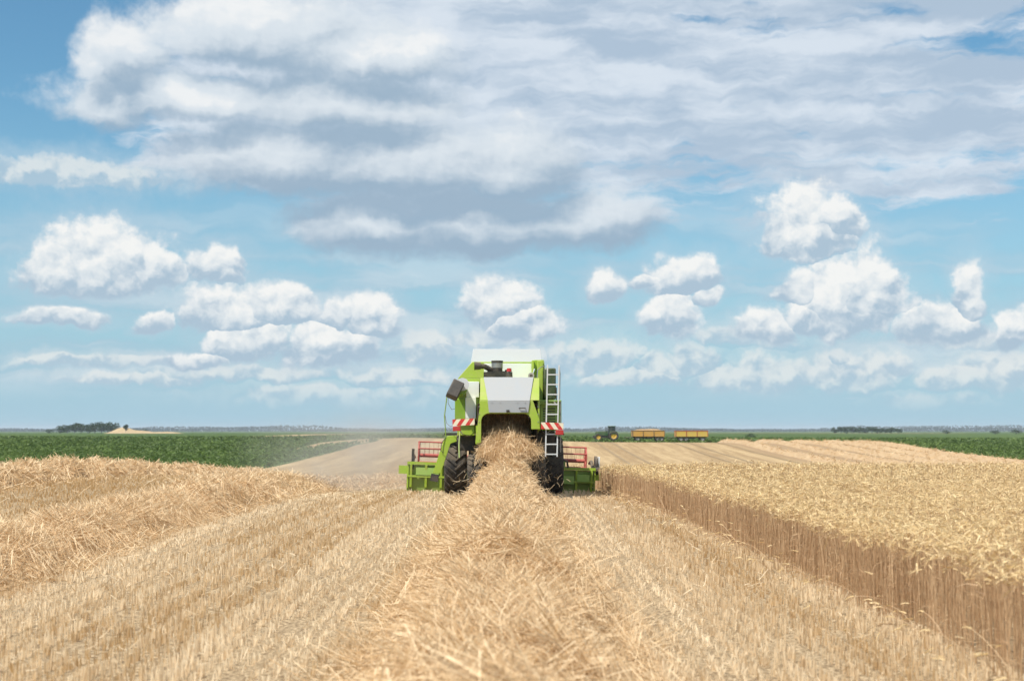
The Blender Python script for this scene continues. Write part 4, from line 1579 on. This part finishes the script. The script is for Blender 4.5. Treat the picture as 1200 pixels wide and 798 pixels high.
def make_trailer(loc, rz, side, rim, name_label, top):
    t = empty('grain_trailer', loc, rz)
    tag(t, name_label, 'trailer', 'grain trailers behind the tractor')
    t.scale = (1, 1, .86)
    L, w = 2.95, 1.2
    b = MB()
    b.box(-L, L, -w, -w + .05, 1.05, 2.15)
    b.box(-L, L, w - .05, w, 1.05, 2.15)
    b.box(-L, -L + .05, -w + .052, w - .052, 1.05, 2.15)
    b.box(L - .05, L, -w + .052, w - .052, 1.05, 2.15)
    b.box(-L, L, -w, w, .98, 1.047)
    b.build('box_side', side, t)
    b = MB()
    for x in (-L, -L / 3, L / 3, L):
        for s in (-1, 1):
            b.box(x - .06, x + .06, s * (w + .035) - .033, s * (w + .035) + .033, .98, 2.30)
    b.box(-L - .02, L + .02, -w - .04, -w + .07, 2.152, 2.30)
    b.box(-L - .02, L + .02, w - .07, w + .04, 2.152, 2.30)
    b.box(-L - .02, -L + .08, -w + .072, w - .072, 2.152, 2.30)
    b.box(L - .08, L + .02, -w + .072, w - .072, 2.152, 2.30)
    b.build('top_rim', rim, t)
    b = MB()
    b.box(-L + .1, L - .1, -.5, .5, .70, .975)
    b.tube([(-L, 0, .8), (-L - 1.5, 0, .75)], .07, 8)
    for s in (-1, 1):
        b.box(-.9, .7, s * .9 - .05, s * .9 + .05, .55, .9)
    b.build('chassis', M['dark'], t)
    for x in (-2.0, 1.75, 2.35) if top == 0 else (-2.0, -1.0, 2.0):
        for s in (-1, 1):
            simple_wheel(t, (x, s * .95, .5), .5, .34, M['steel'])
    return t


VY = 276.0
def on_ground(px, y, dz=0.0):
    x = px_x(px, y)
    return (x, y, float(ground_z(x, y)) + dz)


make_tractor(on_ground(711.5, VY, .38), rad(1))
tr1 = make_trailer(on_ground(759, VY + 1, .34), rad(0.5), M['trailer'], M['rim_brown'], 'ochre grain trailer heaped with grain, coupled right behind the tractor', 0)
tr2 = make_trailer(on_ground(809.5, VY + 2, .34), rad(-1), M['trailer_b'], M['red_dull'], 'yellow grain trailer with a dull red rim, last in the train', 1)


def grain_heap(tr, hmax, label):
    L, w = 2.84, 1.10
    nx, ny = 26, 12
    X, Y = np.meshgrid(np.linspace(-L, L, nx), np.linspace(-w, w, ny))
    ex = np.clip(1 - (np.abs(X) / L) ** 4, 0, 1) * np.clip(1 - (np.abs(Y) / w) ** 2, 0, 1)
    Z = 2.16 + hmax * ex * (1 + .4 * (fbm(X * .9, Y * .9, 5) - .5))
    idx = np.arange(nx * ny).reshape(ny, nx)
    Q = np.stack([idx[:-1, :-1], idx[:-1, 1:], idx[1:, 1:], idx[1:, :-1]], -1).reshape(-1, 4)
    me = np_mesh('grain_heap', np.stack([X, Y, Z], -1).reshape(-1, 3), Q, {'tone': np.clip(.6 + .6 * (fbm(X.ravel() * 3, Y.ravel() * 3, 6) - .5), 0, 1)}, smooth=True)
    o = link('grain_heap', me, M_CORE)
    o.location = tr.location
    o.rotation_euler = tr.rotation_euler
    o.scale = tr.scale
    tag(o, label, 'grain', kind='stuff')


grain_heap(tr1, .42, 'golden heap of grain filling the ochre trailer')


# ------------------------------------------------------------------ straw rows and wheel tracks on the far rise
def far_row(x, y0, y1, label, hw=.95, H=.50):
    ny, ns = 160, 13
    yy = np.linspace(y0, y1, ny); ss = np.linspace(-1, 1, ns)
    Sg, Yg = np.meshgrid(ss, yy)
    Xg = x + Sg * hw * (1 + .3 * (vnoise(Yg * .4, Yg * 0, int(x * 7) & 255) - .5)) + .5 * (vnoise(Yg * .05, Yg * 0, 5) - .5)
    Zg = ground_z(Xg, Yg) + H * (1 - Sg ** 2) * (.75 + .5 * vnoise(Yg * .8, Sg * 2, 3)) - .01
    idx = np.arange(ny * ns).reshape(ny, ns)
    Q = np.stack([idx[:-1, :-1], idx[:-1, 1:], idx[1:, 1:], idx[1:, :-1]], -1).reshape(-1, 4)
    st = Stuff()
    st.add(np.stack([Xg, Yg, Zg], -1).reshape(-1, 3), Q, np.clip(.30 + .4 * (fbm(Xg.ravel() * 3, Yg.ravel() * 2, 7) - .5), 0, 1), 0)
    n = 1500
    y = rng.uniform(y0, y1, n); s = rng.normal(0, .5, n)
    xx = x + s * hw
    p = np.stack([xx, y, ground_z(xx, y) + H * np.clip(1 - s * s, 0, 1)], -1)
    d = unit(np.stack([rng.normal(size=n), rng.normal(size=n), rng.normal(0, .4, n)], -1))
    V, Q = ribbons(p, d, rng.uniform(.3, .6, n), np.full(n, .05), None, 2)
    st.add(V, Q, np.clip(rng.normal(.35, .2, n), 0, 1))
    o = st.build('straw_windrow', M_STRAW)
    tag(o, label, 'windrow', 'straw windrows left behind the harvest')


for x, lab in ((36.5, 'pale straw windrow on the far rise, leftmost of the five there'),
               (42.6, 'pale straw windrow on the far rise, second of the five from the left'),
               (48.4, 'pale straw windrow on the far rise, third of the five from the left'),
               (53.8, 'pale straw windrow on the far rise, fourth of the five from the left'),
               (58.8, 'pale straw windrow along the right edge of the far rise by the green crop')):
    far_row(x, 120, 258, lab)


def track(x, y0, y1, w=.45):
    ny = 120
    yy = np.linspace(y0, y1, ny)
    xx = x + .4 * (vnoise(yy * .03, yy * 0, 15) - .5)
    V = np.concatenate([np.stack([xx + s * w / 2, yy, ground_z(xx + s * w / 2, yy) + .03], -1) for s in (-1, 1)])
    Q = np.stack([np.arange(ny - 1), np.arange(ny - 1) + ny, np.arange(1, ny) + ny, np.arange(1, ny)], -1)
    return V, Q


m_tr, T_, out_ = new_mat('bare_wheel_track')
principled(T_, out_, T_.mix(T_.noise(T_.new('ShaderNodeNewGeometry').outputs['Position'], 1.0, 4, .6, dim='3D'), (.25, .175, .10), (.36, .26, .15)), .9, 0, .1)
for x in (13.2, 15.6, 25.4, 27.8, 33.0):
    V, Q = track(x, 110, 250, .40)
    o = link('path', np_mesh('path', V, Q), m_tr)
    tag(o, kind='structure')


# ------------------------------------------------------------------ trees
M_LEAF = leaf_mat('tree_leaf', (.014, .032, .010), (.050, .085, .024), .2)
M_LEAF2 = leaf_mat('far_wood_leaf', (.012, .026, .018), (.030, .050, .030), .1)
m_bark, T_, out_ = new_mat('bark')
principled(T_, out_, T_.mix(T_.noise(T_.new('ShaderNodeTexCoord').outputs['Object'], 6.0, 4, .6, dim='3D'), (.06, .045, .035), (.14, .11, .25)), .9, 0, .1)


def make_tree(name, loc, h, w, label, group, seed, low=.12, cat='tree'):
    r = np.random.default_rng(seed)
    root = empty(name, loc)
    tag(root, label, cat, group)
    b = MB()
    th = h * .62
    tr = max(.05, h * .022)
    b.tube([(0, 0, -.3), (r.normal(0, .02) * h, 0, th * .5), (r.normal(0, .04) * h, 0, th)], [tr * 1.4, tr, tr * .4], 8)
    nl = 7
    tips = []
    for k in range(nl):
        a = k * 2.4 + r.random()
        z0 = h * (low + .10 + .4 * k / nl)
        q = Vector((math.cos(a) * w * .36, math.sin(a) * w * .36, z0 + h * .20))
        b.tube([(0, 0, z0), tuple(Vector((0, 0, z0)).lerp(q, .5) + Vector((0, 0, h * .03))), tuple(q)], [tr * .55, tr * .4, tr * .15], 6)
        tips.append(q)
    b.build('trunk', m_bark, root)
    # crown: clumps of leaf faces around the limb tips
    cs = [np.array(q) for q in tips] + [np.array((r.normal(0, .16) * w, r.normal(0, .16) * w, h * r.uniform(low + .12, .86))) for _ in range(12)]
    V = []; A = []
    for c in cs:
        rr = np.array((w * .24, w * .24, h * .15)) * r.uniform(.6, 1.15)
        n = 34
        u = r.normal(size=(n, 3)); u /= np.linalg.norm(u, axis=1)[:, None]
        p = c + u * rr * r.uniform(.35, 1.0, (n, 1)) ** .5
        p[:, 2] = np.clip(p[:, 2], h * low * .8, h)
        V.append(p); A.append(np.clip(.5 + .3 * r.normal() * .6 + r.normal(0, .15, n), 0, 1))
    p = np.concatenate(V); tone = np.concatenate(A)
    n = len(p)
    sz = h * .055
    d = unit(r.normal(size=(n, 3))); d2 = unit(np.cross(d, r.normal(size=(n, 3))))
    q = np.stack([p - d * sz, p + d2 * sz * .7, p + d * sz * 1.1, p - d2 * sz * .7], 1).reshape(-1, 3)
    Q = np.arange(n * 4).reshape(n, 4)
    me = np_mesh('crown', q, Q, {'tone': np.repeat(tone, 4)})
    link('crown', me, M_LEAF, root)
    return root


# clump on the left, in front of the horizon wood
left_px = [(72, 6.0), (80, 7.2), (88, 7.6), (96, 8.2), (104, 8.0), (112, 8.6), (120, 9.2), (127, 8.6), (133, 7.0)]
words = ['leftmost, lowest tree of the dark clump left of the sand mound', 'second tree from the left in the dark clump left of the mound',
         'third tree from the left in the dark clump left of the mound', 'fourth tree from the left in the dark clump left of the mound',
         'fifth, middle tree of the dark clump left of the mound', 'sixth tree from the left in the dark clump left of the mound',
         'tallest tree of the dark clump left of the mound', 'broad tree beside the tallest one in the clump left of the mound',
         'last tree of the left clump, right against the sand mound']
for k, ((px, h), lab) in enumerate(zip(left_px, words)):
    y = 1080 + (k * 37 % 50)
    make_tree('tree', on_ground(px, y), h * 1.0, h * 1.65, lab, 'trees in the clump left of the mound', 300 + k, .06)
make_tree('bush', on_ground(59, 1000), 3.2, 6.0, 'small round bush standing alone left of the dark tree clump', None, 320, .03, 'bush')
make_tree('bush', on_ground(880, 420), 1.5, 3.2, 'small lone bush at the edge of the green crop right of the trailers', None, 321, .03, 'bush')
make_tree('tree', on_ground(148, 1040, 1.5), 5.0, 3.4, 'slim small tree growing on top of the sand mound', None, 322, .1)
make_tree('bush', on_ground(166, 1090), 4.0, 11.0, 'low dark bush at the right foot of the sand mound', None, 323, .03, 'bush')
right_px = [(978, 4.6), (985, 5.2), (992, 5.0), (999, 5.4), (1006, 4.8), (1013, 4.6), (1021, 5.6), (1028, 5.0), (1036, 4.8), (1044, 4.9), (1052, 4.4)]
ordn = ['first', 'second', 'third', 'fourth', 'fifth', 'sixth', 'seventh', 'eighth', 'ninth', 'tenth', 'eleventh']
for k, (px, h) in enumerate(right_px):
    y = 1180 + (k * 29 % 40)
    make_tree('tree', on_ground(px, y), h * 1.15, h * 1.7, ordn[k] + ' tree from the left in the dark tree row above the far rise', 'trees in the row above the far rise', 340 + k, .05)
for k, (px, h) in enumerate([(1108, 2.6), (1190, 3.4), (1165, 3.0)]):
    make_tree('bush', on_ground(px, 900), h, h * 2.2, ['small bush in the green field near the right edge, leftmost of three', 'largest of the three bushes in the green field at the right edge', 'middle bush of the three in the green field at right'][k],
              'bushes in the green field at right', 360 + k, .03, 'bush')

# the sand mound
nx, ny = 40, 20
X, Y = np.meshgrid(np.linspace(-22, 46, nx), np.linspace(-14, 14, ny))
H = 4.4 * np.exp(-((X + 2) / 8.0) ** 2) + 2.0 * np.exp(-((X - 12) / 9.0) ** 2) + 1.5 * np.exp(-((X - 30) / 9.0) ** 2)
H = H * np.exp(-(Y / 7.5) ** 2) * (1 + .3 * (fbm(X * .3, Y * .3, 4) - .5)) - .25
mx, my, mz = on_ground(148, 1060)
idx = np.arange(nx * ny).reshape(ny, nx)
Q = np.stack([idx[:-1, :-1], idx[:-1, 1:], idx[1:, 1:], idx[1:, :-1]], -1).reshape(-1, 4)
m_sand, T_, out_ = new_mat('sandy_earth')
principled(T_, out_, T_.mix(T_.noise(T_.new('ShaderNodeTexCoord').outputs['Object'], .5, 5, .65, dim='3D'), (.30, .21, .11), (.55, .42, .25)), .95, 0, .1)
mound = link('hill', np_mesh('hill', np.stack([X, Y, H], -1).reshape(-1, 3), Q, smooth=True), m_sand)
mound.location = (mx, my, mz)
tag(mound, kind='structure')

# the wood along the horizon
def make_far_wood():
    st = Stuff()
    for (xa, xb, y0, hgt, n, sz) in ((-2600, 2600, 4700, 15.0, 20000, 4.0), (-2900, 2900, 5600, 24.0, 12000, 5.5)):
        x = rng.uniform(xa, xb, n); y = y0 + rng.uniform(0, 90, n) + 300 * (vnoise(x * .002, x * 0, 3) - .5)
        hh = hgt * (.45 + .75 * fbm(x * .008, x * 0 + 4, 44, 4)) * (.5 + .5 * sstep(vnoise(x * .002, x * 0, 45), .15, .45))
        z = ground_z(x, y) + hh * rng.random(n) ** .8
        p = np.stack([x, y, z], -1)
        d = unit(rng.normal(size=(n, 3)))
        V, Q = ribbons(p - d * sz * .5, d, np.full(n, sz), np.full(n, sz * .8), None, 1, .3)
        st.add(V, Q, np.clip(rng.normal(.5, .2, n) + .5 * (vnoise(x * .03, z, 46) - .5), 0, 1))
    o = st.build('far_woods', M_LEAF2)
    tag(o, 'long blue band of distant woods along the horizon', 'woods', kind='stuff')


make_far_wood()


# ------------------------------------------------------------------ air
def box_obj(name, x0, x1, y0, y1, z0, z1, mat):
    b = MB()
    b.box(x0, x1, y0, y1, z0, z1)
    return b.build(name, mat, None, smooth=False)


HAZE = 1.0e-4
m_h, T_, out_ = new_mat('haze_air')
pv = T_.new('ShaderNodeVolumePrincipled')
pv.inputs['Color'].default_value = (.84, .92, 1.0, 1)
pv.inputs['Density'].default_value = HAZE
pv.inputs['Anisotropy'].default_value = 0.0
T_.l.new(pv.outputs[0], out_.inputs['Volume'])
hz = box_obj('haze', -9500, 9500, -3500, 14500, -18, 24, m_h)
tag(hz, 'thin blue summer haze over the fields', 'haze', kind='stuff')


# dust hanging where the machine has just turned the straw over
m_d, T_, out_ = new_mat('dust_cloud')
tc = T_.new('ShaderNodeTexCoord').outputs['Object']
nn = T_.noise(tc, .55, 3, .55, dim='3D')
ll = T_.v('LENGTH', T_.v('DIVIDE', tc, (4.6, 7.0, 2.3)), out=1)
den = T_.m('MULTIPLY', T_.m('MULTIPLY', T_.ss(ll, 1.0, .1), T_.ss(nn, .30, .75)), .25)
pv = T_.new('ShaderNodeVolumePrincipled')
pv.inputs['Color'].default_value = (.90, .82, .72, 1)
T_.l.new(den, pv.inputs['Density'])
T_.l.new(pv.outputs[0], out_.inputs['Volume'])
du = box_obj('dust', -4.6, 4.6, -7, 7, -2.2, 2.3, m_d)
du.location = (-5.2, 50.0, .75)
tag(du, 'pale dust drifting left of the combine over the stubble', 'dust', kind='stuff')
